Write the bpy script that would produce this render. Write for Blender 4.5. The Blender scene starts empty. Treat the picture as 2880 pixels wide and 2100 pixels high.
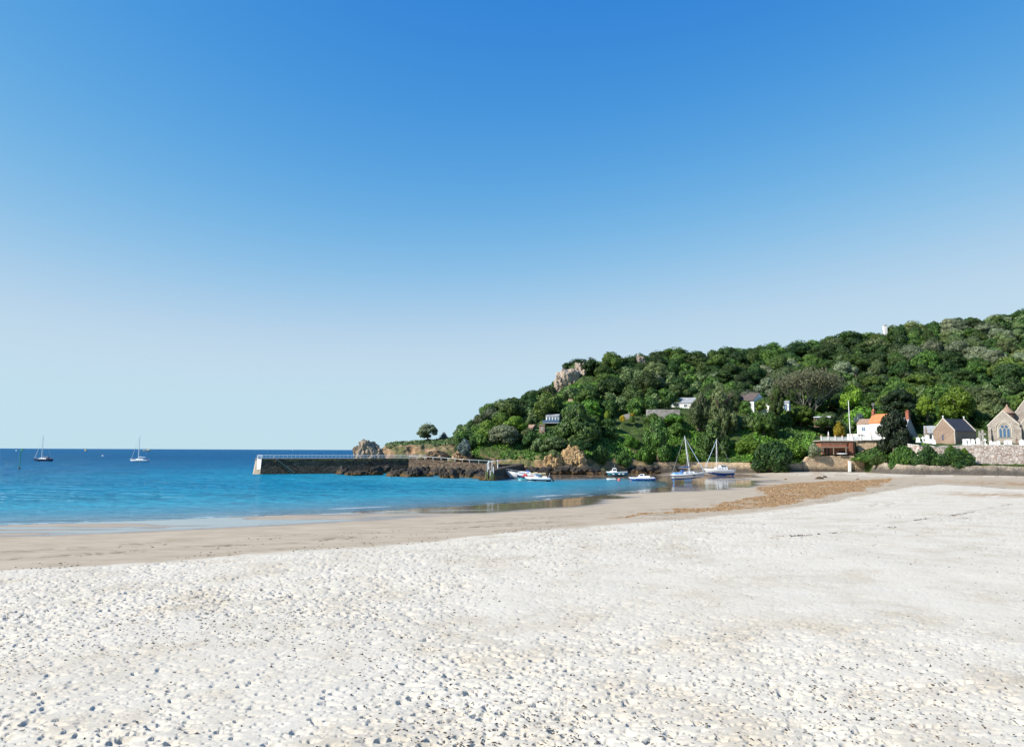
import bpy, bmesh, math, random
import numpy as np
from mathutils import Vector, Matrix, Euler, noise as mnoise

R = math.radians
SC = bpy.context.scene
COL = SC.collection
random.seed(7)
rng = np.random.default_rng(7)

# ------------------------------------------------------------------ camera
FPX = 2000.0                       # focal length in photo pixels (2880 wide)
EYE = 7.5
PITCH = math.atan((1266.4 - 1050) / FPX)
ROLL = R(0.25)
cam_d = bpy.data.cameras.new('camera'); cam = bpy.data.objects.new('camera', cam_d); COL.objects.link(cam)
cam_d.sensor_width = 36.0; cam_d.lens = 36.0 * FPX / 2880; cam_d.clip_start = 0.3; cam_d.clip_end = 120000
_F = Vector((0, math.cos(PITCH), math.sin(PITCH))); _R0 = Vector((1, 0, 0)); _U0 = Vector((0, -math.sin(PITCH), math.cos(PITCH)))
_R = _R0 * math.cos(ROLL) + _U0 * math.sin(ROLL); _U = _U0 * math.cos(ROLL) - _R0 * math.sin(ROLL)
cam.matrix_world = Matrix(((_R.x, _U.x, -_F.x, 0), (_R.y, _U.y, -_F.y, 0), (_R.z, _U.z, -_F.z, EYE), (0, 0, 0, 1)))
SC.camera = cam

# ------------------------------------------------------------------ sky, sun, exposure
SUN_EL, SUN_BACK = R(37), R(22)    # sun stands to the left, a little behind the photographer
sdir = Vector((-math.cos(SUN_BACK) * math.cos(SUN_EL), -math.sin(SUN_BACK) * math.cos(SUN_EL), math.sin(SUN_EL)))
world = bpy.data.worlds.new('World'); SC.world = world; world.use_nodes = True
wn, wl = world.node_tree.nodes, world.node_tree.links
sky = wn.new('ShaderNodeTexSky'); sky.sky_type = 'NISHITA'; sky.sun_disc = False
sky.sun_elevation = SUN_EL; sky.sun_rotation = math.atan2(sdir.x, sdir.y)
sky.altitude = 0; sky.air_density = 0.7; sky.dust_density = 0.0; sky.ozone_density = 1.0
# film-like colour response of the photograph, applied evenly to the whole sky
EXPO = 0.55
sepc, comb = wn.new('ShaderNodeSeparateColor'), wn.new('ShaderNodeCombineColor'); wl.new(sky.outputs[0], sepc.inputs[0])
def wmath(op, x, y):
    n = wn.new('ShaderNodeMath'); n.operation = op
    for i, v in enumerate((x, y)):
        if isinstance(v, (int, float)): n.inputs[i].default_value = v
        else: wl.new(v, n.inputs[i])
    return n.outputs[0]
for ch, (gm, kk, cap) in enumerate(((2.9, 92.0, 0.54), (1.6, 8.8, 0.74), (0.8, 4.34, 0.87))):
    v_ = wmath('MULTIPLY', wmath('POWER', wmath('MULTIPLY', sepc.outputs[ch], 0.1), gm), -kk / cap)
    v_ = wmath('SUBTRACT', 1.0, wmath('EXPONENT', v_, 0.0)); wl.new(wmath('MULTIPLY', v_, cap / (0.1 * 2 ** EXPO)), comb.inputs[ch])
bg = wn['Background']; bg.inputs['Strength'].default_value = 0.10; wl.new(comb.outputs[0], bg.inputs['Color'])
sun_d = bpy.data.lights.new('sun', 'SUN'); sun = bpy.data.objects.new('sun', sun_d); COL.objects.link(sun)
sun_d.energy = 5.0; sun_d.angle = R(0.5); sun_d.color = (1.0, 0.95, 0.87)
sun.rotation_euler = sdir.to_track_quat('Z', 'Y').to_euler(); sun.location = (-60, -20, 80)
SC.view_settings.view_transform = 'Standard'; SC.view_settings.look = 'None'
SC.view_settings.exposure = EXPO; SC.view_settings.gamma = 1.0
SC.render.engine = 'CYCLES'; SC.cycles.use_denoising = True; SC.cycles.max_bounces = 6
SC.cycles.transparent_max_bounces = 8

# ------------------------------------------------------------------ helpers
def ray(px, py):
    return _F + _R * ((px - 1440) / FPX) - _U * ((py - 1050) / FPX)
def at(px, py, Y):
    d = ray(px, py); return Vector((0, 0, EYE)) + d * (Y / d.y)
def on_z(px, py, z):
    d = ray(px, py); return Vector((0, 0, EYE)) + d * ((z - EYE) / d.z)
def px_of(v):
    d = Vector(v) - Vector((0, 0, EYE)); f = d.dot(_F)
    return 1440 + FPX * d.dot(_R) / f, 1050 - FPX * d.dot(_U) / f

def tag(o, label=None, cat=None, group=None, kind=None):
    if label: o['label'] = label
    if cat: o['category'] = cat
    if group: o['group'] = group
    if kind: o['kind'] = kind
    return o
def empty(name, loc, rz=0.0, label=None, cat=None, group=None, rot=None):
    o = bpy.data.objects.new(name, None); COL.objects.link(o)
    o.location = loc; o.rotation_euler = rot if rot else (0, 0, rz); o.empty_display_size = 0.5
    return tag(o, label, cat, group)
def link(name, me, parent=None, loc=None):
    o = bpy.data.objects.new(name, me); COL.objects.link(o)
    if parent: o.parent = parent
    if loc is not None: o.location = loc
    return o
def np_mesh(name, verts, faces, mats=(), smooth=False, midx=None):
    """verts (n,3), faces (m,k) arrays with one k"""
    verts = np.asarray(verts, np.float32); faces = np.asarray(faces, np.int32)
    me = bpy.data.meshes.new(name); k = faces.shape[1]
    me.vertices.add(len(verts)); me.vertices.foreach_set('co', verts.ravel())
    me.loops.add(faces.size); me.loops.foreach_set('vertex_index', faces.ravel())
    me.polygons.add(len(faces))
    me.polygons.foreach_set('loop_start', np.arange(0, faces.size, k, dtype=np.int32))
    me.polygons.foreach_set('loop_total', np.full(len(faces), k, np.int32))
    if midx is not None: me.polygons.foreach_set('material_index', np.asarray(midx, np.int32))
    me.polygons.foreach_set('use_smooth', np.full(len(faces), smooth, bool))
    me.update(calc_edges=True); me.validate()
    for m in mats: me.materials.append(m)
    return me
def attr(me, name, vals):
    a = me.attributes.new(name, 'FLOAT', 'POINT'); a.data.foreach_set('value', np.asarray(vals, np.float32).ravel())

class MB:
    def __init__(s): s.v = []; s.f = []; s.m = []; s.cur = 0
    def poly(s, pts):
        n = len(s.v); s.v += [tuple(p) for p in pts]; s.f.append(list(range(n, n + len(pts)))); s.m.append(s.cur); return s
    def box(s, c, d, rz=0.0, taper=1.0, ry=0.0, rx=0.0):
        M = Euler((rx, ry, rz)).to_matrix(); c = Vector(c); n = len(s.v)
        for k in (-.5, .5):
            t = 1.0 if k < 0 else taper
            for i, j in ((-.5, -.5), (.5, -.5), (.5, .5), (-.5, .5)):
                s.v.append(tuple(c + M @ Vector((i * d[0] * t, j * d[1] * t, k * d[2]))))
        for q in ((3, 2, 1, 0), (4, 5, 6, 7), (0, 1, 5, 4), (1, 2, 6, 5), (2, 3, 7, 6), (3, 0, 4, 7)):
            s.f.append([n + a for a in q]); s.m.append(s.cur)
        return s
    def tube(s, pts, r, n=6, caps=True):
        pts = [Vector(p) for p in pts]
        if not isinstance(r, (list, tuple)): r = [r] * len(pts)
        base = len(s.v)
        for i, p in enumerate(pts):
            t = (pts[min(i + 1, len(pts) - 1)] - pts[max(i - 1, 0)]).normalized()
            a = t.orthogonal().normalized() if abs(t.z) < .95 else Vector((1, 0, 0)).cross(t).normalized()
            b = t.cross(a)
            for k in range(n):
                an = 2 * math.pi * k / n; s.v.append(tuple(p + (a * math.cos(an) + b * math.sin(an)) * r[i]))
        for i in range(len(pts) - 1):
            for k in range(n):
                k2 = (k + 1) % n
                s.f.append([base + i * n + k, base + i * n + k2, base + (i + 1) * n + k2, base + (i + 1) * n + k]); s.m.append(s.cur)
        if caps:
            s.f.append([base + k for k in range(n)][::-1]); s.m.append(s.cur)
            s.f.append([base + (len(pts) - 1) * n + k for k in range(n)]); s.m.append(s.cur)
        return s
    def prism(s, prof, axis, a0, a1):
        """extrude closed 2-D profile; axis 'y': prof=(x,z), 'x': prof=(y,z), 'z': prof=(x,y)"""
        n = len(s.v); k = len(prof)
        for a in (a0, a1):
            for p in prof:
                s.v.append({'y': (p[0], a, p[1]), 'x': (a, p[0], p[1]), 'z': (p[0], p[1], a)}[axis])
        s.f.append([n + i for i in range(k)][::-1]); s.m.append(s.cur)
        s.f.append([n + k + i for i in range(k)]); s.m.append(s.cur)
        for i in range(k):
            j = (i + 1) % k; s.f.append([n + i, n + j, n + k + j, n + k + i]); s.m.append(s.cur)
        return s
    def lathe(s, prof, n=12, c=(0, 0, 0)):
        base = len(s.v)
        for (r, z) in prof:
            for k in range(n):
                a = 2 * math.pi * k / n; s.v.append((c[0] + r * math.cos(a), c[1] + r * math.sin(a), c[2] + z))
        for i in range(len(prof) - 1):
            for k in range(n):
                k2 = (k + 1) % n
                s.f.append([base + i * n + k, base + i * n + k2, base + (i + 1) * n + k2, base + (i + 1) * n + k]); s.m.append(s.cur)
        return s
    def mesh(s, name, mats, smooth=False):
        me = bpy.data.meshes.new(name); me.from_pydata(s.v, [], s.f)
        for m in (mats if isinstance(mats, (list, tuple)) else [mats]): me.materials.append(m)
        me.polygons.foreach_set('material_index', np.array(s.m, np.int32))
        bm = bmesh.new(); bm.from_mesh(me); bmesh.ops.recalc_face_normals(bm, faces=bm.faces); bm.to_mesh(me); bm.free()
        if smooth: me.polygons.foreach_set('use_smooth', np.ones(len(me.polygons), bool))
        me.update(); return me
    def build(s, name, mats, parent=None, smooth=False, loc=None):
        return link(name, s.mesh(name, mats, smooth), parent, loc)

def smooth01(a, b, x):
    t = np.clip((x - a) / (b - a), 0, 1); return t * t * (3 - 2 * t)
def vnoise(x, y, seed=0):
    """vectorised value noise"""
    xi = np.floor(x).astype(np.int64); yi = np.floor(y).astype(np.int64); fx = x - xi; fy = y - yi
    fx = fx * fx * (3 - 2 * fx); fy = fy * fy * (3 - 2 * fy)
    def h(a, b): return hsh(a, b, seed)
    return (h(xi, yi) * (1 - fx) + h(xi + 1, yi) * fx) * (1 - fy) + (h(xi, yi + 1) * (1 - fx) + h(xi + 1, yi + 1) * fx) * fy
def hsh(a, b, seed=0):
    n = (a * 374761393 + b * 668265263 + seed * 974634777) & 0x7fffffff
    n = ((n ^ (n >> 13)) * 1274126177) & 0x7fffffff
    return ((n ^ (n >> 16)) & 0xffff) / 65535.0
def fbm(x, y, seed=0, o=4):
    s = 0; a = .5
    for i in range(o): s = s + a * vnoise(x * 2 ** i, y * 2 ** i, seed + i); a *= .5
    return s
def in_poly(x, y, P):
    r = np.zeros(x.shape, bool); n = len(P)
    for i in range(n):
        x0, y0 = P[i]; x1, y1 = P[(i + 1) % n]
        if y0 == y1: continue
        c = ((y0 > y) != (y1 > y)) & (x < (x1 - x0) * (y - y0) / (y1 - y0) + x0); r ^= c
    return r
def d_line(x, y, P):
    d = np.full(x.shape, 1e9)
    for (x0, y0), (x1, y1) in zip(P[:-1], P[1:]):
        dx, dy = x1 - x0, y1 - y0; t = np.clip(((x - x0) * dx + (y - y0) * dy) / (dx * dx + dy * dy), 0, 1)
        d = np.minimum(d, np.hypot(x - x0 - t * dx, y - y0 - t * dy))
    return d

# ------------------------------------------------------------------ materials
def newmat(name):
    m = bpy.data.materials.new(name); m.use_nodes = True
    return m, m.node_tree.nodes, m.node_tree.links, m.node_tree.nodes['Principled BSDF']
def N(ns, t, **kw):
    n = ns.new('ShaderNode' + t)
    for k, v in kw.items(): setattr(n, k, v)
    return n
def ramp(ns, ls, src, stops):
    r = ns.new('ShaderNodeValToRGB'); e = r.color_ramp.elements
    while len(e) < len(stops): e.new(0.5)
    for k, (p, c) in enumerate(stops): e[k].position = p; e[k].color = (*c, 1) if len(c) == 3 else c
    ls.new(src, r.inputs[0]); return r.outputs[0]
def mixc(ns, ls, fac, a, b, mode='MIX'):
    n = ns.new('ShaderNodeMix'); n.data_type = 'RGBA'; n.blend_type = mode
    for s, v in ((n.inputs[0], fac), (n.inputs[6], a), (n.inputs[7], b)):
        if isinstance(v, (int, float)): s.default_value = v
        elif isinstance(v, tuple): s.default_value = (*v, 1)
        else: ls.new(v, s)
    return n.outputs[2]
def noise_tex(ns, ls, scale, detail=4, rough=.55, coord='Object', stretch=None):
    tc = ns.new('ShaderNodeTexCoord'); src = tc.outputs[coord]
    if coord == 'World': pass
    if stretch:
        mp = ns.new('ShaderNodeMapping'); mp.inputs['Scale'].default_value = stretch; ls.new(src, mp.inputs[0]); src = mp.outputs[0]
    n = ns.new('ShaderNodeTexNoise'); n.inputs['Scale'].default_value = scale; n.inputs['Detail'].default_value = detail; n.inputs['Roughness'].default_value = rough
    ls.new(src, n.inputs['Vector']); return n.outputs['Fac']
def bump(ns, ls, bsdf, h, strength=.4, dist=.05):
    b = ns.new('ShaderNodeBump'); b.inputs['Strength'].default_value = strength; b.inputs['Distance'].default_value = dist
    ls.new(h, b.inputs['Height']); ls.new(b.outputs[0], bsdf.inputs['Normal']); return b
def plain(name, c, rough=.5, var=.12, scale=2.0, metal=0.0, spec=.5, bmp=0.0, bscale=8.0):
    m, ns, ls, b = newmat(name)
    f = noise_tex(ns, ls, scale, 5)
    lo = tuple(max(0, x * (1 - var * 2)) for x in c); hi = tuple(min(1, x * (1 + var)) for x in c)
    ls.new(ramp(ns, ls, f, [(.3, lo), (.7, hi)]), b.inputs['Base Color'])
    b.inputs['Roughness'].default_value = rough; b.inputs['Metallic'].default_value = metal; b.inputs['Specular IOR Level'].default_value = spec
    if bmp: bump(ns, ls, b, noise_tex(ns, ls, bscale, 6), bmp, .05)
    return m
def stone(name, cols, scale=1.6, joint=(.2, .18, .15), tide=None, bmp=.6, rough=.85, vz=1.5):
    """rubble masonry: voronoi stones with their own colours, recessed joints; tide = (z0, z1, colour) weed stain by height"""
    m, ns, ls, b = newmat(name)
    tc = N(ns, 'TexCoord'); mp = N(ns, 'Mapping'); mp.inputs['Scale'].default_value = (1, 1, vz); ls.new(tc.outputs['Object'], mp.inputs[0])
    v = N(ns, 'TexVoronoi'); v.inputs['Scale'].default_value = scale; ls.new(mp.outputs[0], v.inputs['Vector'])
    e = N(ns, 'TexVoronoi', feature='DISTANCE_TO_EDGE'); e.inputs['Scale'].default_value = scale; ls.new(mp.outputs[0], e.inputs['Vector'])
    sep = N(ns, 'SeparateColor'); ls.new(v.outputs['Color'], sep.inputs[0])
    k = len(cols); c = ramp(ns, ls, sep.outputs[0], [(i / max(1, k - 1), cc) for i, cc in enumerate(cols)])
    jf = ramp(ns, ls, e.outputs['Distance'], [(.02, (1, 1, 1)), (.09, (0, 0, 0))])
    c = mixc(ns, ls, jf, c, joint)
    nz = noise_tex(ns, ls, .35, 5)
    c = mixc(ns, ls, .5, c, ramp(ns, ls, nz, [(.3, (.55, .5, .45)), (.7, (1.15, 1.1, 1.0))]), 'MULTIPLY')
    if tide:
        g = N(ns, 'NewGeometry'); sx = N(ns, 'SeparateXYZ'); ls.new(g.outputs['Position'], sx.inputs[0])
        nn = noise_tex(ns, ls, .5, 5); ma = N(ns, 'Math', operation='MULTIPLY_ADD'); ls.new(nn, ma.inputs[0]); ma.inputs[1].default_value = -2.2; ls.new(sx.outputs[2], ma.inputs[2])
        mr = N(ns, 'MapRange'); mr.inputs[1].default_value = tide[0] - 1.1; mr.inputs[2].default_value = tide[1] - 1.1; mr.inputs[3].default_value = 1; mr.inputs[4].default_value = 0
        ls.new(ma.outputs[0], mr.inputs[0]); mr.clamp = True
        fz = N(ns, 'Math', operation='MULTIPLY'); ls.new(mr.outputs[0], fz.inputs[0]); fz.inputs[1].default_value = .9
        c = mixc(ns, ls, fz.outputs[0], c, tide[2])
    ls.new(c, b.inputs['Base Color']); b.inputs['Roughness'].default_value = rough; b.inputs['Specular IOR Level'].default_value = .25
    bump(ns, ls, b, ramp(ns, ls, e.outputs['Distance'], [(0, (0, 0, 0)), (.15, (1, 1, 1))]), bmp, .12)
    return m
def leafmat(name, dark, light, trans=.18, objvar=.42):
    m, ns, ls, b = newmat(name)
    g = N(ns, 'NewGeometry'); oi = N(ns, 'ObjectInfo')
    c = ramp(ns, ls, g.outputs['Random Per Island'], [(0, dark), (.75, tuple((a + b_) / 2 for a, b_ in zip(dark, light))), (1, light)])
    v = N(ns, 'MapRange'); v.inputs[3].default_value = 1 - objvar; v.inputs[4].default_value = 1 + objvar; ls.new(oi.outputs['Random'], v.inputs[0])
    h = N(ns, 'HueSaturation'); ls.new(c, h.inputs['Color']); ls.new(v.outputs[0], h.inputs['Value'])
    hv = N(ns, 'MapRange'); hv.inputs[3].default_value = .475; hv.inputs[4].default_value = .518; mu = N(ns, 'Math', operation='FRACT')
    m7 = N(ns, 'Math', operation='MULTIPLY'); m7.inputs[1].default_value = 7.31; ls.new(oi.outputs['Random'], m7.inputs[0]); ls.new(m7.outputs[0], mu.inputs[0]); ls.new(mu.outputs[0], hv.inputs[0]); ls.new(hv.outputs[0], h.inputs['Hue'])
    ls.new(h.outputs[0], b.inputs['Base Color']); b.inputs['Roughness'].default_value = .55; b.inputs['Specular IOR Level'].default_value = .3
    tr = N(ns, 'BsdfTranslucent'); ls.new(h.outputs[0], tr.inputs['Color']); mx = N(ns, 'MixShader'); mx.inputs[0].default_value = trans
    ls.new(b.outputs[0], mx.inputs[1]); ls.new(tr.outputs[0], mx.inputs[2]); ls.new(mx.outputs[0], ns['Material Output'].inputs['Surface'])
    return m
def rockmat(name, cols, tide=None, bands=1.0, bmp=.8, scale=.45):
    m, ns, ls, b = newmat(name)
    g = N(ns, 'NewGeometry'); n1 = N(ns, 'TexNoise'); n1.inputs['Scale'].default_value = scale; n1.inputs['Detail'].default_value = 9; n1.inputs['Roughness'].default_value = .65; ls.new(g.outputs['Position'], n1.inputs['Vector'])
    k = len(cols); c = ramp(ns, ls, n1.outputs['Fac'], [(.3 + .4 * i / (k - 1), cc) for i, cc in enumerate(cols)])
    v = N(ns, 'TexVoronoi', feature='DISTANCE_TO_EDGE'); v.inputs['Scale'].default_value = scale * 1.6
    n2 = N(ns, 'TexNoise'); n2.inputs['Scale'].default_value = scale * 2; ls.new(g.outputs['Position'], n2.inputs['Vector'])
    va = N(ns, 'VectorMath', operation='ADD'); ls.new(g.outputs['Position'], va.inputs[0]); ls.new(n2.outputs['Color'], va.inputs[1]); ls.new(va.outputs[0], v.inputs['Vector'])
    jf = ramp(ns, ls, v.outputs['Distance'], [(0, (.35, .33, .3)), (.06, (1, 1, 1))]); c = mixc(ns, ls, .8, c, jf, 'MULTIPLY')
    if tide:
        sx = N(ns, 'SeparateXYZ'); ls.new(g.outputs['Position'], sx.inputs[0])
        ma = N(ns, 'Math', operation='MULTIPLY_ADD'); ls.new(n1.outputs['Fac'], ma.inputs[0]); ma.inputs[1].default_value = -3.0; ls.new(sx.outputs[2], ma.inputs[2])
        mr = N(ns, 'MapRange'); mr.inputs[1].default_value = -1.6; mr.inputs[2].default_value = tide[-1][0] - 1.5; ls.new(ma.outputs[0], mr.inputs[0])
        top = tide[-1][0]
        c2 = ramp(ns, ls, mr.outputs[0], [(z / top, cc) for z, cc in tide]); fa = ramp(ns, ls, mr.outputs[0], [(.8, (.92, .92, .92)), (1, (0, 0, 0))])
        c = mixc(ns, ls, fa, c, c2)
    ls.new(c, b.inputs['Base Color']); b.inputs['Roughness'].default_value = .8; b.inputs['Specular IOR Level'].default_value = .3
    n3 = N(ns, 'TexNoise'); n3.inputs['Scale'].default_value = 1.3; n3.inputs['Detail'].default_value = 8; ls.new(g.outputs['Position'], n3.inputs['Vector'])
    bump(ns, ls, b, n3.outputs['Fac'], bmp, .5)
    return m
M = {}
M['white_paint'] = plain('white_paint', (.78, .78, .76), .5, .05)
M['white_render'] = plain('white_render', (.78, .77, .74), .85, .05, .6)
M['gelcoat'] = plain('gelcoat', (.80, .80, .79), .25, .03)
M['cream'] = plain('cream', (.72, .62, .36), .4, .05)
M['blue_hull'] = plain('blue_hull', (.02, .10, .42), .3, .08)
M['light_blue'] = plain('light_blue', (.14, .36, .72), .5, .08)
M['navy'] = plain('navy', (.012, .022, .07), .35, .1)
M['teal'] = plain('teal', (.02, .20, .30), .35, .08)
M['turquoise'] = plain('turquoise', (.12, .48, .50), .4, .08)
M['red'] = plain('red', (.45, .03, .03), .5, .1)
M['buoy_red'] = plain('buoy_red', (.75, .12, .08), .4, .05)
M['buoy_yellow'] = plain('buoy_yellow', (.75, .45, .05), .4, .05)
M['black'] = plain('black', (.012, .012, .014), .4, .2)
M['glass'] = plain('glass', (.03, .05, .07), .06, .05)
M['blue_glass'] = plain('blue_glass', (.06, .12, .2), .08, .05)
M['alloy'] = plain('alloy', (.72, .73, .74), .4, .04)
M['wire'] = plain('wire', (.5, .52, .54), .4, .05)
M['bluesail'] = plain('bluesail', (.03, .09, .25), .8, .1)
M['furled'] = plain('furled', (.45, .58, .72), .8, .1)
M['green_paint'] = plain('green_paint', (.03, .28, .14), .6, .1)
M['oldwood'] = plain('oldwood', (.30, .25, .18), .85, .2, 1.5, bmp=.4)
M['redwood'] = plain('redwood', (.30, .12, .07), .75, .18, 1.2)
M['slimewood'] = plain('slimewood', (.16, .20, .05), .6, .3, 1.2)
M['orange_tile'] = plain('orange_tile', (.52, .19, .07), .8, .18, 1.3, bmp=.5, bscale=6)
M['brown_tile'] = plain('brown_tile', (.30, .20, .14), .85, .18, 1.3, bmp=.5, bscale=6)
M['dark_tile'] = plain('dark_tile', (.10, .075, .065), .85, .15, 1.3, bmp=.5, bscale=5)
M['slate'] = plain('slate', (.045, .042, .048), .6, .22, 1.6, bmp=.4, bscale=6)
M['pale_slate'] = plain('pale_slate', (.32, .33, .34), .7, .2, 1.0, bmp=.4, bscale=6)
M['brick'] = plain('brick', (.30, .10, .06), .85, .2, 3)
M['marble'] = plain('marble', (.72, .71, .68), .6, .1, 2)
M['grey_granite'] = plain('grey_granite', (.36, .33, .30), .7, .15, 3)
M['brown_granite'] = plain('brown_granite', (.24, .15, .11), .7, .15, 3)
M['church_stone'] = stone('church_stone', [(.26, .22, .185), (.37, .325, .285), (.31, .265, .235), (.42, .39, .35), (.28, .24, .205)], 1.9, (.38, .355, .325))
M['chapel_stone'] = stone('chapel_stone', [(.27, .185, .14), (.34, .245, .185), (.30, .215, .165), (.38, .29, .23)], 2.2, (.31, .25, .205))
M['dressed'] = plain('dressed', (.50, .45, .38), .8, .12, 1.5)
M['sea_wall'] = stone('sea_wall', [(.40, .28, .175), (.54, .42, .29), (.47, .35, .23), (.60, .50, .37)], 1.7, (.28, .21, .14), tide=(1.5, 2.9, (.06, .053, .046)))
M['rubble_wall'] = stone('rubble_wall', [(.30, .20, .15), (.50, .44, .40), (.62, .58, .55), (.42, .34, .30), (.66, .63, .6), (.36, .26, .2)], 1.5, (.24, .2, .17))
M['revetment'] = stone('revetment', [(.32, .26, .2), (.42, .35, .27), (.50, .44, .37), (.36, .28, .2)], 1.3, (.2, .17, .13), tide=(2.1, 3.9, (.065, .058, .05)))
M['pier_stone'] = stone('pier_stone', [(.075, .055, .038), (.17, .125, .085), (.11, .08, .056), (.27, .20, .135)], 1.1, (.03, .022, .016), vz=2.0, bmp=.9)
M['pier_lichen'] = stone('pier_lichen', [(.16, .105, .05), (.36, .23, .07), (.22, .16, .08), (.11, .08, .05)], 1.25, (.04, .03, .02), vz=2.0)
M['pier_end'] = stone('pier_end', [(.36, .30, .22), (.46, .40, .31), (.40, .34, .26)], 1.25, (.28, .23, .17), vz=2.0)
M['pier_deck'] = plain('pier_deck', (.30, .27, .23), .9, .15, .8)
M['terrace_wall'] = stone('terrace_wall', [(.42, .39, .36), (.55, .52, .48), (.36, .32, .29)], 1.6, (.25, .23, .2))
M['tan_rock'] = rockmat('tan_rock', [(.11, .07, .04), (.27, .17, .09), (.40, .28, .165), (.22, .145, .085)])
M['soil_cliff'] = rockmat('soil_cliff', [(.16, .10, .05), (.34, .215, .10), (.46, .315, .155), (.27, .185, .105)], scale=.6)
M['grey_rock'] = rockmat('grey_rock', [(.09, .07, .055), (.24, .19, .135), (.34, .275, .20), (.18, .135, .095)])
M['crag_rock'] = rockmat('crag_rock', [(.15, .115, .085), (.31, .245, .185), (.42, .345, .275), (.26, .195, .145)], scale=.25)
M['weed_rock'] = rockmat('weed_rock', [(.03, .026, .022), (.055, .045, .035), (.10, .075, .045), (.04, .034, .028)],
                         tide=[(0, (.07, .038, .014)), (.5, (.11, .062, .02)), (1.0, (.045, .032, .02)), (1.6, (.024, .021, .018)), (2.6, (.030, .026, .022))])
M['bark'] = plain('bark', (.10, .075, .05), .9, .25, 3)
M['pale_bark'] = plain('pale_bark', (.30, .275, .225), .9, .2, 2)
LM = {'dark': leafmat('foliage_dark', (.014, .040, .010), (.075, .135, .024)),
      'mid': leafmat('foliage_mid', (.026, .068, .012), (.135, .22, .034)),
      'olive': leafmat('foliage_olive', (.050, .082, .026), (.19, .25, .09)),
      'grey': leafmat('foliage_grey', (.080, .105, .055), (.30, .34, .20)),
      'bright': leafmat('foliage_bright', (.07, .13, .010), (.23, .34, .03)),
      'conifer': leafmat('foliage_conifer', (.008, .022, .008), (.030, .058, .016), .08),
      'yellow': leafmat('foliage_yellow', (.26, .22, .008), (.55, .46, .02)),
      'brown': leafmat('foliage_brown', (.060, .066, .034), (.15, .16, .085)),
      'blue': leafmat('foliage_blue', (.07, .11, .10), (.22, .28, .26)),
      'ivy': leafmat('foliage_ivy', (.045, .115, .010), (.18, .33, .035))}

# ================================================================== THE SETTING
def xy(px, py, z): v = on_z(px, py, z); return (v.x, v.y)
S_LINE = [(-170, 52)] + [xy(a, b, 0) for a, b in ((-500, 1499), (0, 1477), (480, 1461), (960, 1441), (1300, 1423), (1500, 1409), (1706, 1392), (1820, 1377),
          (1884, 1366), (1872, 1354), (1800, 1346), (1680, 1344), (1560, 1347), (1430, 1344), (1330, 1340))]
SEA_POLY = S_LINE + [(-12, 226), (-30, 240), (-40, 300), (-40, 40000), (-60000, 40000), (-60000, 52)]
D_LINE = [(-140, 27)] + [xy(a, b, .7) for a, b in ((-500, 1632), (0, 1604), (240, 1590), (480, 1573), (720, 1557), (960, 1541), (1230, 1519), (1500, 1490), (1710, 1475), (1920, 1461), (2130, 1440),
          (2344, 1411), (2462, 1386), (2560, 1368), (2650, 1362), (2760, 1368), (2850, 1376), (3100, 1380), (3600, 1390))]
DRY_POLY = D_LINE + [(600, 90), (600, -200), (-600, -200), (-600, 27)]
MOUND = xy(1930, 1392, .3)
WEED_POLY = [xy(a, b, .35) for a, b in ((2128, 1372), (2217, 1358), (2350, 1352), (2520, 1346), (2470, 1372), (2370, 1390), (2240, 1416), (2060, 1440), (1880, 1455), (1760, 1462), (1880, 1440), (2010, 1424), (2090, 1410), (2150, 1394))]
TRACKS = [[xy(a, b, .9) for a, b in L] for L in (((2000, 1530), (2150, 1533), (2280, 1524), (2400, 1513), (2534, 1499), (2680, 1483), (2814, 1457)),
          ((2380, 1505), (2470, 1495), (2560, 1483), (2700, 1462), (2850, 1430)), ((2455, 1426), (2475, 1419), (2530, 1415)), ((2497, 1428), (2520, 1419), (2570, 1414)))]

def beach_base(x, y):
    """returns height, dry amount, zone between waterline and dry line"""
    wob = (fbm(x * .12, y * .12, 3, 4) - .47)
    dS, dD = d_line(x, y, S_LINE), d_line(x, y, D_LINE)
    sea_in, dry_in = in_poly(x, y, SEA_POLY), in_poly(x, y, DRY_POLY)
    t = dS / (dS + dD + 1e-6)
    z = .02 + .68 * t ** 1.2
    z = z + .22 * np.exp(-(((x - MOUND[0]) / 16) ** 2 + ((y - MOUND[1]) / 13) ** 2)) * (t > 0)
    z = np.where(dry_in, .7 + 1.1 * (1 - np.exp(-dD / 18.)), z)
    z = np.where(sea_in, -.01 - .03 * dS, z)
    sd = np.where(dry_in, dD, -dD) + wob * 2.6 + (fbm(x * .7, y * .7, 63, 4) - .47) * 2.4
    dry = smooth01(-.9, .9, sd)
    back = smooth01(195, 203, y) * smooth01(75, 95, x); z = np.maximum(z, z * (1 - back) + .95 * back); dry = np.maximum(dry, back * .8 * (fbm(x * .3, y * .15, 9) > .42))
    return z, dry, t, sea_in, dS, dD, wob

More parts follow.
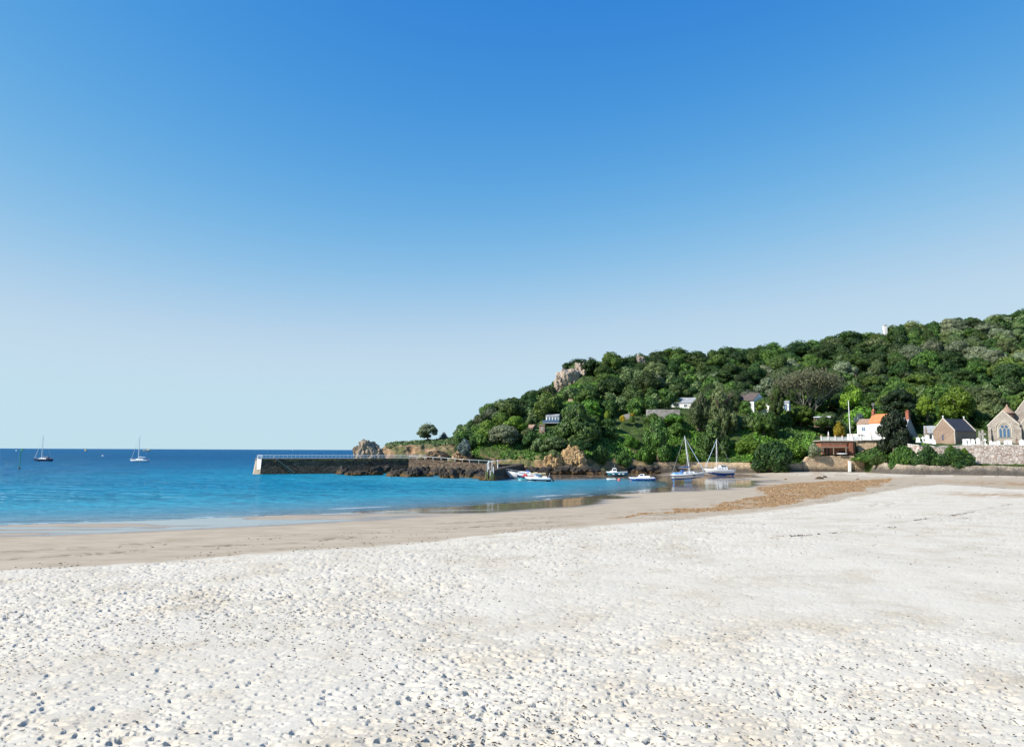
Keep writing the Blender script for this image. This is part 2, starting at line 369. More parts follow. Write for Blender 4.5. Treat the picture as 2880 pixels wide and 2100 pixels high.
def pits(x, y, cell, seed, rmin, rmax, prob):
    h = np.zeros(x.shape); cx, cy = np.floor(x / cell).astype(np.int64), np.floor(y / cell).astype(np.int64)
    for i in (-1, 0, 1):
        for j in (-1, 0, 1):
            a, b = cx + i, cy + j
            ox, oy = (a + .1 + .8 * hsh(a, b, seed)) * cell, (b + .1 + .8 * hsh(a, b, seed + 1)) * cell
            rr = rmin + (rmax - rmin) * hsh(a, b, seed + 2) ** 2; an = 6.283 * hsh(a, b, seed + 3); asp = 1 + .9 * hsh(a, b, seed + 4)
            on = (hsh(a, b, seed + 5) < prob); dep = (.45 + .55 * hsh(a, b, seed + 6))
            dx, dy = x - ox, y - oy; dx = np.where(dx > 0, dx * .36, dx); ca, sa = np.cos(an), np.sin(an)
            r = np.sqrt(((dx * ca + dy * sa) / asp) ** 2 + (dx * sa - dy * ca) ** 2) / rr
            h += on * dep * rr * np.where(dx > 0, -1.1 * np.exp(-r ** 2.2), -1.1 * np.exp(-r ** 7) + .10 * np.exp(-((r - 1.2) / .25) ** 2) * np.clip(-dx / rr, 0, 1))
    return h

def make_beach():
    NC = 1040
    d = np.concatenate([np.arange(905, 300, -1.55), np.arange(300, 48, -1.9)])
    Y = 6.0 * FPX / d
    Y = np.concatenate([[-80, -30, -5, 4, 9.5, 11.5], Y])
    W = np.maximum(Y, 12.0)
    u = np.linspace(-.86, .86, NC)
    X = W[:, None] * u[None, :]; YY = np.repeat(Y[:, None], NC, 1)
    X = X + (hsh((X * 977).astype(np.int64), (YY * 733).astype(np.int64), 5) - .5) * .0006 * W[:, None]
    z, dry, t, sea_in, dS, dD, wob = beach_base(X, YY)
    # trampled dry sand: strong in the near left, softer to the far right
    amt = dry * smooth01(-.2, 2.5, np.where(in_poly(X, YY, DRY_POLY), dD, 0))
    patch = fbm(X * .10, YY * .10, 21, 3); lr = np.clip(1.0 - .45 * smooth01(-.1, .75, X / W[:, None]), .35, 1) * (1 - .2 * smooth01(25, 60, YY))
    amp = amt * (.45 + 1.1 * smooth01(.3, .65, patch)) * lr * (1 + .55 * smooth01(.25, -.6, X / W[:, None]) * smooth01(32, 14, YY)) * (1 + .35 * smooth01(22, 13, YY))
    wx, wy = X + (fbm(X * 5, YY * 5, 81, 2) - .37) * .12, YY + (fbm(X * 5, YY * 5, 85, 2) - .37) * .12
    h = pits(wx, wy, .23, 31, .028, .07, .55) * 1.35 + pits(wx, wy, .12, 77, .015, .032, .34) * 1.4 + pits(wx, wy, .7, 55, .06, .105, .3) * 1.0
    h += (fbm(X * 1.1, YY * 1.1, 61, 3) - .45) * .05 + (fbm(X * 7, YY * 7, 65, 2) - .4) * .008
    z = z + h * amp + (fbm(X * .16, YY * .16, 40, 3) - .45) * .25 * dry
    damp = (1 - dry) * (~sea_in)
    z = z + damp * (fbm(X * .35, YY * .9, 44, 3) - .45) * .03
    trk = np.zeros(X.shape)
    for L in TRACKS:
        dl = d_line(X, YY, L) + (fbm(X * .8, YY * .8, 15, 2) - .4) * .35; trk = np.maximum(trk, np.exp(-(dl / .32) ** 2)); z = z - dry * (.09 * np.exp(-(dl / .25) ** 2) - .06 * np.exp(-((dl - .6) / .3) ** 2))
    film = 1 - smooth01(.20, .27, np.where(sea_in, 0, z) + (fbm(X * .06, YY * .22, 12, 4) - .46) * .30 * smooth01(80, 120, YY))
    film = film * (1 - dry) * (1 - .75 * smooth01(.50, .60, fbm(X * .045, YY * .28, 57, 4)) * smooth01(95, 80, YY) * (~sea_in))
    weed = in_poly(X + (fbm(X * .2, YY * .2, 2) - .47) * 8, YY + (fbm(X * .2, YY * .2, 4) - .47) * 8, WEED_POLY) * smooth01(.16, .36, fbm(X * .3, YY * .3, 6, 4))
    far = xy(2800, 1400, .9); weed = np.maximum(weed, .8 * np.exp(-(((X - far[0]) / 7) ** 2 + ((YY - far[1]) / 9) ** 2)) * smooth01(.35, .55, fbm(X * .5, YY * .5, 16)))
    far = xy(2860, 1362, .4); weed = np.maximum(weed, .9 * np.exp(-(((X - far[0]) / 12) ** 2 + ((YY - far[1]) / 16) ** 2)) * smooth01(.3, .5, fbm(X * .5, YY * .5, 17)))
    line = np.exp(-((dD + wob * 1.5 - 6) / 1.0) ** 2) + .7 * np.exp(-((dD + wob * 3 - 11) / 1.3) ** 2) + .5 * np.exp(-((dD - wob * 3 - 2.2) / .7) ** 2)
    strand = .75 * damp * line * smooth01(.42, .6, fbm(X * .22, YY * .5, 71, 4)) * (1 - weed) * smooth01(.3, .6, fbm(X * 2.2, YY * 2.2, 73, 3))
    nr = len(Y); idx = np.arange(nr * NC).reshape(nr, NC)
    F = np.stack([idx[:-1, :-1], idx[:-1, 1:], idx[1:, 1:], idx[1:, :-1]], -1).reshape(-1, 4)
    V = np.stack([X, YY, z], -1).reshape(-1, 3)
    m, ns, ls, b = newmat('beach_sand')
    def A(n): a = N(ns, 'Attribute'); a.attribute_name = n; return a.outputs['Fac']
    g = N(ns, 'NewGeometry')
    def nz(sc, det=5, st=None):
        n = N(ns, 'TexNoise'); n.inputs['Scale'].default_value = sc; n.inputs['Detail'].default_value = det; n.inputs['Roughness'].default_value = .65
        src = g.outputs['Position']
        if st: mp = N(ns, 'Mapping'); mp.inputs['Scale'].default_value = st; ls.new(src, mp.inputs[0]); src = mp.outputs[0]
        ls.new(src, n.inputs['Vector']); return n.outputs['Fac']
    dryc = ramp(ns, ls, nz(.35, 8), [(.32, (.475, .415, .32)), (.5, (.555, .505, .415)), (.68, (.585, .54, .455))])
    dryc = mixc(ns, ls, .35, dryc, ramp(ns, ls, nz(14, 4), [(.3, (.62, .56, .48)), (.55, (1.06, 1.06, 1.05))]), 'MULTIPLY')
    dampc = ramp(ns, ls, nz(.25, 7, (1, 2.5, 1)), [(.3, (.34, .272, .19)), (.7, (.46, .385, .29))])
    filmc = ramp(ns, ls, nz(.2, 6), [(.3, (.17, .13, .095)), (.7, (.26, .205, .16))])
    c = mixc(ns, ls, A('dry'), dampc, dryc); c = mixc(ns, ls, A('film'), c, filmc)
    c = mixc(ns, ls, A('weed'), c, ramp(ns, ls, nz(1.5, 8), [(.3, (.20, .11, .045)), (.55, (.34, .21, .10)), (.75, (.42, .30, .17))]))
    c = mixc(ns, ls, A('strand'), c, (.13, .10, .06))
    ls.new(c, b.inputs['Base Color'])
    rf = N(ns, 'MapRange'); rf.inputs[3].default_value = .92; rf.inputs[4].default_value = .07; ls.new(A('film'), rf.inputs[0]); ls.new(rf.outputs[0], b.inputs['Roughness'])
    sf = N(ns, 'MapRange'); sf.inputs[3].default_value = .12; sf.inputs[4].default_value = .75; ls.new(A('film'), sf.inputs[0]); ls.new(sf.outputs[0], b.inputs['Specular IOR Level'])
    bd = N(ns, 'MapRange'); bd.inputs[3].default_value = .03; bd.inputs[4].default_value = .22; ls.new(A('dry'), bd.inputs[0])
    bp = bump(ns, ls, b, nz(9, 6), .4, .05); ls.new(bd.outputs[0], bp.inputs['Strength'])
    me = np_mesh('beach', V, F, [m], True)
    for n, v in (('dry', dry), ('film', film), ('weed', weed), ('strand', np.clip(strand, 0, .8))): attr(me, n, v)
    return tag(link('beach', me), 'pale dry sand beach running down to damp sand and wet flats', 'beach', kind='structure')
make_beach()

def beach_z(x, y):
    return float(beach_base(np.array([float(x)]), np.array([float(y)]))[0][0])

def make_sea():
    NC = 420
    Y = np.concatenate([np.arange(38, 110, .8), np.arange(110, 260, 1.6), np.geomspace(260, 60000, 70)])
    u = np.linspace(-1.25, 1.25, NC); W = np.maximum(Y, 60)
    X = W[:, None] * u[None, :]; YY = np.repeat(Y[:, None], NC, 1)
    dS = d_line(X, YY, S_LINE); inside = in_poly(X, YY, SEA_POLY)
    dep = np.where(inside, dS, 0)
    # wavelets rolling in parallel to the beach
    ph = dS + (fbm(X * .05, YY * .05, 8, 3) - .47) * 9
    z = .05 * np.exp(-((ph - 6) / 1.1) ** 2) + .07 * np.exp(-((ph - 13) / 1.6) ** 2) + .04 * np.exp(-((ph - 22) / 2) ** 2)
    z = z * smooth01(1, 5, dep) * smooth01(.35, .6, fbm(X * .06, YY * .15, 19, 3)) * (X < 8)
    foam = (np.exp(-((ph - 5.2) / .5) ** 2) * smooth01(.52, .66, fbm(X * .10, YY * .2, 23, 4)) + .8 * np.exp(-((dep - .9 + (fbm(X * .3, YY * .3, 29, 3) - .47) * 2.5) / .45) ** 2) * smooth01(.46, .62, fbm(X * .15, YY * .15, 27, 4))) * inside
    nr = len(Y); idx = np.arange(nr * NC).reshape(nr, NC)
    F = np.stack([idx[:-1, :-1], idx[:-1, 1:], idx[1:, 1:], idx[1:, :-1]], -1).reshape(-1, 4)
    keep = inside.reshape(-1)[F].any(1); F = F[keep]
    used = np.unique(F); remap = np.zeros(nr * NC, np.int64); remap[used] = np.arange(len(used))
    V = np.stack([X, YY, z], -1).reshape(-1, 3)[used]; F = remap[F]
    m, ns, ls, b = newmat('sea_water')
    a = N(ns, 'Attribute'); a.attribute_name = 'depth'
    mr = N(ns, 'MapRange'); mr.inputs[1].default_value = 0; mr.inputs[2].default_value = 400; ls.new(a.outputs['Fac'], mr.inputs[0])
    c = ramp(ns, ls, mr.outputs[0], [(0, (.16, .20, .19)), (.02, (.075, .21, .27)), (.06, (.028, .25, .35)), (.17, (.003, .20, .335)), (.36, (.001, .125, .26)), (1, (.0, .085, .205))])
    g = N(ns, 'NewGeometry')
    def nz(sc, st, det=3, off=0):
        mp = N(ns, 'Mapping'); mp.inputs['Scale'].default_value = st; mp.inputs['Location'].default_value = (off, off, 0); ls.new(g.outputs['Position'], mp.inputs[0])
        n = N(ns, 'TexNoise'); n.inputs['Scale'].default_value = sc; n.inputs['Detail'].default_value = det; n.inputs['Roughness'].default_value = .6; ls.new(mp.outputs[0], n.inputs['Vector']); return n.outputs['Fac']
    # wind patches of smoother and rougher water
    c = mixc(ns, ls, .55, c, ramp(ns, ls, nz(.02, (.35, 1, 1), 5), [(.35, (.72, .78, .82)), (.65, (1.2, 1.15, 1.1))]), 'MULTIPLY')
    fo = N(ns, 'Attribute'); fo.attribute_name = 'foam'
    c = mixc(ns, ls, fo.outputs['Fac'], c, (.8, .82, .83))
    ls.new(c, b.inputs['Base Color'])
    b.inputs['Roughness'].default_value = .5; b.inputs['Specular IOR Level'].default_value = 0.0
    al = ramp(ns, ls, mr.outputs[0], [(0, (.15,) * 3), (.006, (.5,) * 3), (.018, (.9,) * 3), (.04, (1, 1, 1))])
    am = N(ns, 'Math', operation='MAXIMUM'); ls.new(al, am.inputs[0]); ls.new(fo.outputs['Fac'], am.inputs[1]); pass
    h1, h2 = nz(.8, (.45, 1, 1), 4), nz(.17, (.28, 1, 1), 4, 40)
    ad = N(ns, 'Math', operation='MULTIPLY_ADD'); ls.new(h2, ad.inputs[0]); ad.inputs[1].default_value = 5.0; ls.new(h1, ad.inputs[2])
    bst = ramp(ns, ls, mr.outputs[0], [(0, (.10,) * 3), (.03, (.55,) * 3), (.1, (1,) * 3)])
    bp = bump(ns, ls, b, ad.outputs[0], .7, 1.3); ls.new(bst, bp.inputs['Strength'])
    fr = N(ns, 'Fresnel'); fr.inputs[0].default_value = 1.33; ls.new(bp.outputs[0], fr.inputs['Normal'])
    cp = ramp(ns, ls, mr.outputs[0], [(0, (.75,) * 3), (.03, (.45,) * 3), (.12, (.26,) * 3), (1, (.20,) * 3)])   # choppier water away from the shore mirrors less
    mn = N(ns, 'Math', operation='MINIMUM'); ls.new(fr.outputs[0], mn.inputs[0]); ls.new(cp, mn.inputs[1])
    gl = N(ns, 'BsdfGlossy'); gl.inputs['Roughness'].default_value = .16; gl.inputs['Color'].default_value = (.75, .92, 1, 1); ls.new(bp.outputs[0], gl.inputs['Normal'])
    m1 = N(ns, 'MixShader'); ls.new(mn.outputs[0], m1.inputs[0]); tp = N(ns, 'BsdfTransparent'); m0 = N(ns, 'MixShader'); ls.new(am.outputs[0], m0.inputs[0]); ls.new(tp.outputs[0], m0.inputs[1]); ls.new(b.outputs[0], m0.inputs[2])
    ls.new(m0.outputs[0], m1.inputs[1]); ls.new(gl.outputs[0], m1.inputs[2]); ls.new(m1.outputs[0], ns['Material Output'].inputs['Surface'])
    me = np_mesh('sea', V, F, [m], True); attr(me, 'depth', dep.reshape(-1)[used]); attr(me, 'foam', np.clip(foam.reshape(-1)[used] * 1.3, 0, .9))
    return tag(link('sea', me), 'turquoise and deep blue sea stretching to the horizon', 'sea', kind='structure')
make_sea()
V_ = [(-80000, -300, -9), (80000, -300, -9), (80000, 80000, -9), (-80000, 80000, -9)]
tag(link('seabed', np_mesh('seabed', V_, [[0, 1, 2, 3]], [plain('seabed', (.2, .18, .14), .9)])), 'sandy seabed under the bay', 'seabed', kind='structure')

# ------------------------------------------------------------------ hill
CP = math.cos(PITCH)
HILL = [(1050, [(236, 1335), (240, 1300), (244, 1285), (246, 1282), (250, 1279), (255, 1276)]),
 (1085, [(240, 1326), (244, 1292), (245, 1277), (249, 1267), (250, 1258), (258, 1252)]),
 (1130, [(238, 1326), (242, 1292), (245, 1272), (246, 1258), (256, 1248), (266, 1243)]),
 (1200, [(236, 1326), (241, 1292), (245, 1270), (248, 1256), (258, 1247), (270, 1241)]),
 (1270, [(234, 1326), (240, 1292), (245, 1268), (250, 1252), (262, 1241), (276, 1234)]),
 (1315, [(234, 1326), (240, 1290), (247, 1262), (254, 1243), (270, 1230), (288, 1222)]),
 (1350, [(234, 1326), (240, 1290), (244, 1255), (258, 1232), (276, 1212), (300, 1200)]),
 (1400, [(234, 1326), (240, 1288), (246, 1248), (262, 1220), (282, 1192), (310, 1170)]),
 (1470, [(232, 1326), (236, 1290), (250, 1240), (266, 1208), (286, 1178), (316, 1152)]),
 (1540, [(230, 1326), (234, 1290), (250, 1235), (264, 1192), (290, 1154), (322, 1125)]),
 (1590, [(228, 1327), (233, 1288), (250, 1232), (266, 1185), (292, 1132), (325, 1078)]),
 (1640, [(228, 1328), (233, 1285), (250, 1228), (266, 1180), (294, 1112), (328, 1045)]),
 (1700, [(232, 1326), (237, 1285), (252, 1225), (268, 1178), (298, 1108), (336, 1050)]),
 (1780, [(241, 1318), (246, 1288), (256, 1230), (268, 1180), (300, 1112), (346, 1045)]),
 (1860, [(247.5, 1303), (251, 1287), (259, 1225), (268, 1172), (304, 1108), (356, 1026)]),
 (1980, [(246.5, 1303), (250, 1287), (258, 1230), (270, 1168), (310, 1104), (366, 1024)]),
 (2135, [(239.5, 1304), (244, 1287), (256, 1222), (276, 1166), (318, 1100), (380, 1014)]),
 (2260, [(239.5, 1306), (244, 1277), (254, 1232), (280, 1182), (325, 1096), (396, 998)]),
 (2310, [(238.5, 1283), (239.5, 1277), (250, 1237), (270, 1218), (330, 1090), (401, 991)]),
 (2400, [(238.5, 1285), (241.5, 1277.5), (246.5, 1240), (266, 1230), (335, 1082), (410, 976)]),
 (2480, [(227, 1300), (231, 1284), (242, 1243), (264, 1228), (340, 1070), (418, 962)]),
 (2560, [(216, 1310), (221, 1275), (227, 1247), (262, 1222), (345, 1055), (427, 947)]),
 (2700, [(213, 1310), (214.5, 1256), (219, 1249), (255, 1228), (345, 1044), (438, 932)]),
 (2880, [(208.5, 1310), (209.5, 1256), (215, 1250), (255, 1226), (345, 1038), (450, 910)]),
 (3200, [(200, 1310), (201, 1256), (210, 1250), (255, 1224), (345, 1030), (462, 885)])]
HPX = np.array([h[0] for h in HILL], float)
HY = np.array([[p[0] for p in h[1]] + [h[1][-1][0] + 45, h[1][-1][0] + 120] for h in HILL])
HZ = np.array([[at(h[0], p[1], p[0]).z for p in h[1]] for h in HILL])
HZ = np.concatenate([HZ, np.where(HPX < 1330, -1.5, HZ[:, -1] - 2)[:, None], np.where(HPX < 1700, -6.0, HZ[:, -1] - 10)[:, None]], 1)
def hill_profile(px):
    Ys = np.stack([np.interp(px, HPX, HY[:, k]) for k in range(8)], -1); Zs = np.stack([np.interp(px, HPX, HZ[:, k]) for k in range(8)], -1); return Ys, Zs
def hill_z(x, y):
    px = 1440 + FPX * (x / y) / CP; Ys, Zs = hill_profile(np.array([px])); return float(np.interp(y, Ys[0], Zs[0]))
def hill_at(px, Y):
    u = (px - 1440) / FPX * CP; return Vector((u * Y, Y, hill_z(u * Y, Y)))

def make_hill():
    pxs = np.arange(1046, 3201, 3.0); seg = 12
    Ys, Zs = hill_profile(pxs)
    ts = np.linspace(0, 7, 7 * seg + 1)
    YY = np.stack([np.interp(ts, np.arange(8), Ys[i]) for i in range(len(pxs))]); ZZ = np.stack([np.interp(ts, np.arange(8), Zs[i]) for i in range(len(pxs))])
    # a skirt under the foot
    YY = np.concatenate([YY[:, :1] - .6, YY], 1); ZZ = np.concatenate([np.full((len(pxs), 1), -2.0), ZZ], 1)
    X = (pxs[:, None] - 1440) / FPX * CP * YY
    rocky = smooth01(1345, 1290, pxs)[:, None] * smooth01(266, 250, YY)
    rocky = np.maximum(rocky, smooth01(9, 2, ZZ) * smooth01(1860, 1760, pxs)[:, None])
    far = smooth01(236, 262, YY)
    built = smooth01(2285, 2310, pxs)[:, None] * (YY < 262)
    rel = (fbm(X * .09, YY * .09, 5, 4) - .47) * 4 * far + (fbm(X * .35, YY * .35, 15, 4) - .47) * (1.1 + 1.2 * rocky)
    ridged = 1 - np.abs(fbm(X * .3 + ZZ * .2, YY * .3 + ZZ * .3, 25, 4) - .47) * 4; rel = rel + rocky * (ridged - .6) * .9
    rel *= (1 - .9 * built); rel[:, :2] *= .2
    ZZ2 = ZZ + rel; YY2 = YY + rocky * (fbm(X * .4, ZZ * .6, 35, 4) - .47) * 2.2
    n0, n1 = X.shape; idx = np.arange(n0 * n1).reshape(n0, n1)
    F = np.stack([idx[:-1, :-1], idx[1:, :-1], idx[1:, 1:], idx[:-1, 1:]], -1).reshape(-1, 4)
    m, ns, ls, b = newmat('hill_ground'); g = N(ns, 'NewGeometry')
    def nz(sc): n = N(ns, 'TexNoise'); n.inputs['Scale'].default_value = sc; n.inputs['Detail'].default_value = 8; n.inputs['Roughness'].default_value = .65; ls.new(g.outputs['Position'], n.inputs['Vector']); return n.outputs['Fac']
    green = ramp(ns, ls, nz(.4), [(.3, (.030, .05, .014)), (.55, (.055, .085, .02)), (.72, (.10, .11, .04))])
    rk = ramp(ns, ls, nz(.5), [(.28, (.09, .055, .03)), (.42, (.25, .15, .08)), (.55, (.36, .235, .135)), (.7, (.46, .34, .23))])
    gs = ramp(ns, ls, nz(.22), [(.42, (0, 0, 0)), (.56, (1, 1, 1))]); rk = mixc(ns, ls, gs, rk, (.12, .12, .05))
    a = N(ns, 'Attribute'); a.attribute_name = 'rocky'
    ls.new(mixc(ns, ls, a.outputs['Fac'], green, rk), b.inputs['Base Color']); b.inputs['Roughness'].default_value = .9; b.inputs['Specular IOR Level'].default_value = .2
    bump(ns, ls, b, nz(1.4), .8, .5)
    me = np_mesh('hill', np.stack([X, YY2, ZZ2], -1).reshape(-1, 3), F, [m], True); attr(me, 'rocky', np.clip(rocky, 0, 1))
    return tag(link('hill', me), 'steep wooded headland hill behind the bay', 'hill', kind='structure')
make_hill()

# ================================================================== ROCKS, PIER, WALLS
def rock_mesh(name, seed, mat, sub=4, flat=.0, rough=.5, cut=-.35):
    bm = bmesh.new(); bmesh.ops.create_icosphere(bm, subdivisions=sub, radius=1.0)
    off = Vector((seed * 13.7, seed * 7.1, seed * 3.3))
    for v in bm.verts:
        p = v.co.copy(); n1 = mnoise.noise(p * 1.1 + off); cell = mnoise.cell(p * 1.9 + off * 2 + Vector((n1, n1, -n1)) * .5)
        c2 = mnoise.cell(p * 4.2 + off); rg = 1 - abs(mnoise.noise(p * 2.4 + off)) * 2
        k = 1 + rough * (.55 * n1 + .35 * cell + .14 * c2 + .22 * (rg - .5) + .2 * mnoise.fractal(p * 3 + off, .8, 2.1, 5))
        v.co = p * k
        if v.co.z < cut: v.co.z = cut + (v.co.z - cut) * .15
    zmin = min(v.co.z for v in bm.verts)
    for v in bm.verts: v.co.z -= zmin
    me = bpy.data.meshes.new(name); bm.to_mesh(me); bm.free(); me.materials.append(mat); return me
def rock(name, label, loc, dims, seed, mat, rz=0, me=None, group=None, cat='rock', **kw):
    me = me or rock_mesh(name, seed, mat, **kw); o = link(name, me); o.location = loc
    b = [max(v.co[i] for v in me.vertices) - min(v.co[i] for v in me.vertices) for i in range(3)] if len(me.vertices) < 3000 else (2.2, 2.2, 1.6)
    o.scale = tuple(dims[i] / b[i] for i in range(3)); o.rotation_euler = (0, 0, rz); return tag(o, label, cat, group)
def ordw(i): return ['first', 'second', 'third', 'fourth', 'fifth', 'sixth', 'seventh', 'eighth', 'ninth', 'tenth', 'eleventh', 'twelfth', 'thirteenth', 'fourteenth', 'fifteenth', 'sixteenth', 'seventeenth', 'eighteenth', 'nineteenth', 'twentieth',
    'twenty-first', 'twenty-second', 'twenty-third', 'twenty-fourth', 'twenty-fifth', 'twenty-sixth', 'twenty-seventh', 'twenty-eighth', 'twenty-ninth', 'thirtieth'][i] if i < 30 else str(i + 1) + 'th'

p = at(1036, 1292, 238); rock('rock_stack', 'tall craggy grey rock standing behind the pier railing', (p.x, 238, 2.5), (10.2, 9, 8.6), 3, M['grey_rock'], .6, sub=5, rough=.42)
p = at(1062, 1292, 243); rock('boulder', 'dark boulder beside the tall rock behind the pier', (p.x, 241, 2.8), (5, 5, 4.9), 8, M['grey_rock'], 1.2, sub=4, rough=.4)
def crag_piece(name, label, px0, px1, pt, pb, Y, seed, mat, dep, rz=0, rough=.5, sub=5):
    a, b = at((px0 + px1) / 2, pb, Y), at((px0 + px1) / 2, pt, Y); w = (px1 - px0) / FPX * Y
    return rock(name, label, (a.x, Y, a.z), (w, dep, (b.z - a.z)), seed, mat, rz, sub=sub, rough=rough)
crag_piece('rock_crag', 'bare pale rock crag high on the hill against the sky', 1550, 1640, 1034, 1112, 320, 11, M['crag_rock'], 12, .2, .6)
crag_piece('rock_crag', 'upright pale rock face at the top of the crag', 1600, 1664, 1018, 1078, 326, 14, M['crag_rock'], 10, .5, .6)
crag_piece('rock_outcrop', 'small pale rock knob between trees on the skyline', 1786, 1816, 996, 1030, 345, 17, M['crag_rock'], 5, .3)
crag_piece('soil_cliff', 'orange bare earth cliff behind the moored motorboats', 1566, 1658, 1248, 1322, 231, 21, M['soil_cliff'], 6, .1, .45)
crag_piece('soil_cliff', 'low orange earth bank with tufts beside the large cliff', 1528, 1590, 1268, 1322, 229, 23, M['soil_cliff'], 5, .6, .5)
crag_piece('cliff_face', 'brown cliff face under the grey-green bush on headland', 1272, 1330, 1262, 1296, 239, 27, M['tan_rock'], 4, .3, .5)
crag_piece('cliff_face', 'orange-brown cliff face above the middle of the sloping railing', 1190, 1270, 1264, 1292, 240, 29, M['tan_rock'], 4, .7, .5)

# the pier: runs from its head at the left back to the headland
PH = at(716, 1333, 217); PH.z = 0; PA = R(25)
pier = empty('stone_pier', (PH.x, PH.y, 0), PA, 'long dark stone pier with white railing running out from the headland', 'pier')
PL, PW, PZ = 62.0, 8.0, 4.75
def pier_body():
    mb = MB(); nx, nz = 120, 14
    # outline (x along pier, y depth) at base and at top: battered, chamfered head
    base = [(1.6, 0), (PL, 0)]; n = len(mb.v)
    def ring(z):
        k = z / PZ; b = .75 * k
        return [(1.6 + b * .4, b), (PL, b), (PL, PW - b), (1.6 + b * .4, PW - b), (b, PW - 1.8), (b, 1.8)]
    zs = [-1.5, 0, 1.2, 2.4, 3.6, PZ - .75]
    rings = []
    for z in zs:
        rings.append(len(mb.v)); mb.v += [(x, y, z) for x, y in ring(z)]
    for a, b_ in zip(rings[:-1], rings[1:]):
        for i in range(6):
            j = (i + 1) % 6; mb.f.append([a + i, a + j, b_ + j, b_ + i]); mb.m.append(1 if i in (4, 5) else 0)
    mb.f.append([rings[-1] + i for i in range(6)]); mb.m.append(0)
    return mb
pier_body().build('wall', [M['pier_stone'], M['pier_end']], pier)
mb = MB(); k = .75
o6 = [(1.6 + .3, .62), (PL, .62), (PL, PW - .6), (1.9, PW - .6), (.62, PW - 1.8), (.62, 1.8)]
mb.prism(o6, 'z', PZ - .75, PZ - .12); mb.build('parapet_course', M['pier_lichen'], pier)
mb = MB(); o7 = [(x + (-.08 if x < 5 else 0), y + (-.08 if y < 4 else .08)) for x, y in o6]; mb.prism(o7, 'z', PZ - .12, PZ); mb.build('deck', M['pier_deck'], pier)
# white painted panel on the pier head
mb = MB(); e0, e1 = Vector((.66, 1.8, 0)), Vector((1.92, .7, 0)); nrm = Vector((-(e1 - e0).y, (e1 - e0).x, 0)).normalized(); nrm = nrm if nrm.x < 0 else -nrm
lo0, lo1 = Vector((.25, 1.8, 1.5)), Vector((1.72, .26, 1.5)); hi0, hi1 = Vector((.66, 1.8, PZ - .1)), Vector((1.95, .66, PZ - .1))
q = [lo0.lerp(lo1, .35), lo0.lerp(lo1, .98), hi0.lerp(hi1, .98), hi0.lerp(hi1, .05)]
d0 = Vector((-.07, -.06, 0)); mb.poly([v + d0 for v in q]); mb.poly([v - d0 * .3 for v in q][::-1])
for i in range(4): mb.poly([q[i] + d0, q[(i + 1) % 4] + d0, q[(i + 1) % 4] - d0 * .3, q[i] - d0 * .3])
mb.build('painted_panel', M['white_paint'], pier)
# flight of steps down the harbour face
for i in range(16):
    x = 6.0 + i * .36; z = PZ - .28 * (i + 1); MB().box((x, .1 - .18 * i / 16, z - .5), (.37, 1.15, 1.0)).build('step', M['pier_stone'], pier)
mb = MB(); mb.tube([(6.0, -.42, PZ - .1), (11.6, -.62, .35)], .16, 4); mb.build('stair_kerb', M['pier_end'], pier)
# railing
def railing(root, pts, h, step, rails, rp=.055, names=('post', 'rail')):
    pts = [Vector(q) for q in pts]; post = None
    for a, b in zip(pts[:-1], pts[1:]):
        L = (b - a).length; n = max(1, round(L / step))
        for i in range(n + (b is pts[-1])):
            q = a.lerp(b, i / n)
            if post is None: post = MB().tube([(0, 0, 0), (0, 0, h)], rp, 6).mesh('post', M['white_paint'])
            link(names[0], post, root, q)
    for rz in rails:
        MB().tube([q + Vector((0, 0, rz)) for q in pts], rp * .75, 6).build(names[1], M['white_paint'], root)
rl = empty('pier_railing', (PH.x, PH.y, 0), PA, 'white two-rail railing along the edge of the pier top', 'railing')
railing(rl, [(.9, 1.9, PZ), (2.0, .9, PZ), (PL - 1.5, .9, PZ)], 1.0, 1.25, (.98, .55), .09)
for x, y in ((.95, 3.0), (2.2, 1.1), (5.4, .95)):
    MB().box((x, y, PZ + .52), (.32, .2, 1.04)).build('gate_post', M['white_paint'], rl)
# sloping causeway from pier root down to the jetty
c0 = pier.matrix_basis @ Vector((PL - 1.0, 0.5, 0)); pts = [at(1150, 1290, 233), at(1240, 1293, 228), at(1320, 1300, 224), at(1400, 1305, 222), at(1470, 1304, 228)]
cw = MB()
tops = [Vector((q.x, q.y, z)) for q, z in zip(pts, (4.6, 4.2, 3.6, 3.2, 3.3))]
for a, b in zip(tops[:-1], tops[1:]):
    for dy0, dy1, z0f in ((0, 5, 0),):
        va = [a, b, b + Vector((0, 5, 0)), a + Vector((0, 5, 0))]; vb = [Vector((v.x, v.y - (1.4 if i < 2 else 0), -1)) for i, v in enumerate(va)]
        cw.poly(va); cw.poly([va[0], vb[0], vb[1], va[1]]); cw.poly([va[3], va[2], vb[2], vb[3]])
tag(cw.build('causeway', M['pier_stone']), 'sloping stone causeway joining the pier to the shore path', 'causeway')
rr = empty('causeway_railing', (0, 0, 0), 0, 'white railing that slopes down along the causeway towards the jetty', 'railing')
railing(rr, [t + Vector((0, .5, 0)) for t in tops[:4]], 1.0, 2.8, (.97,), .065)
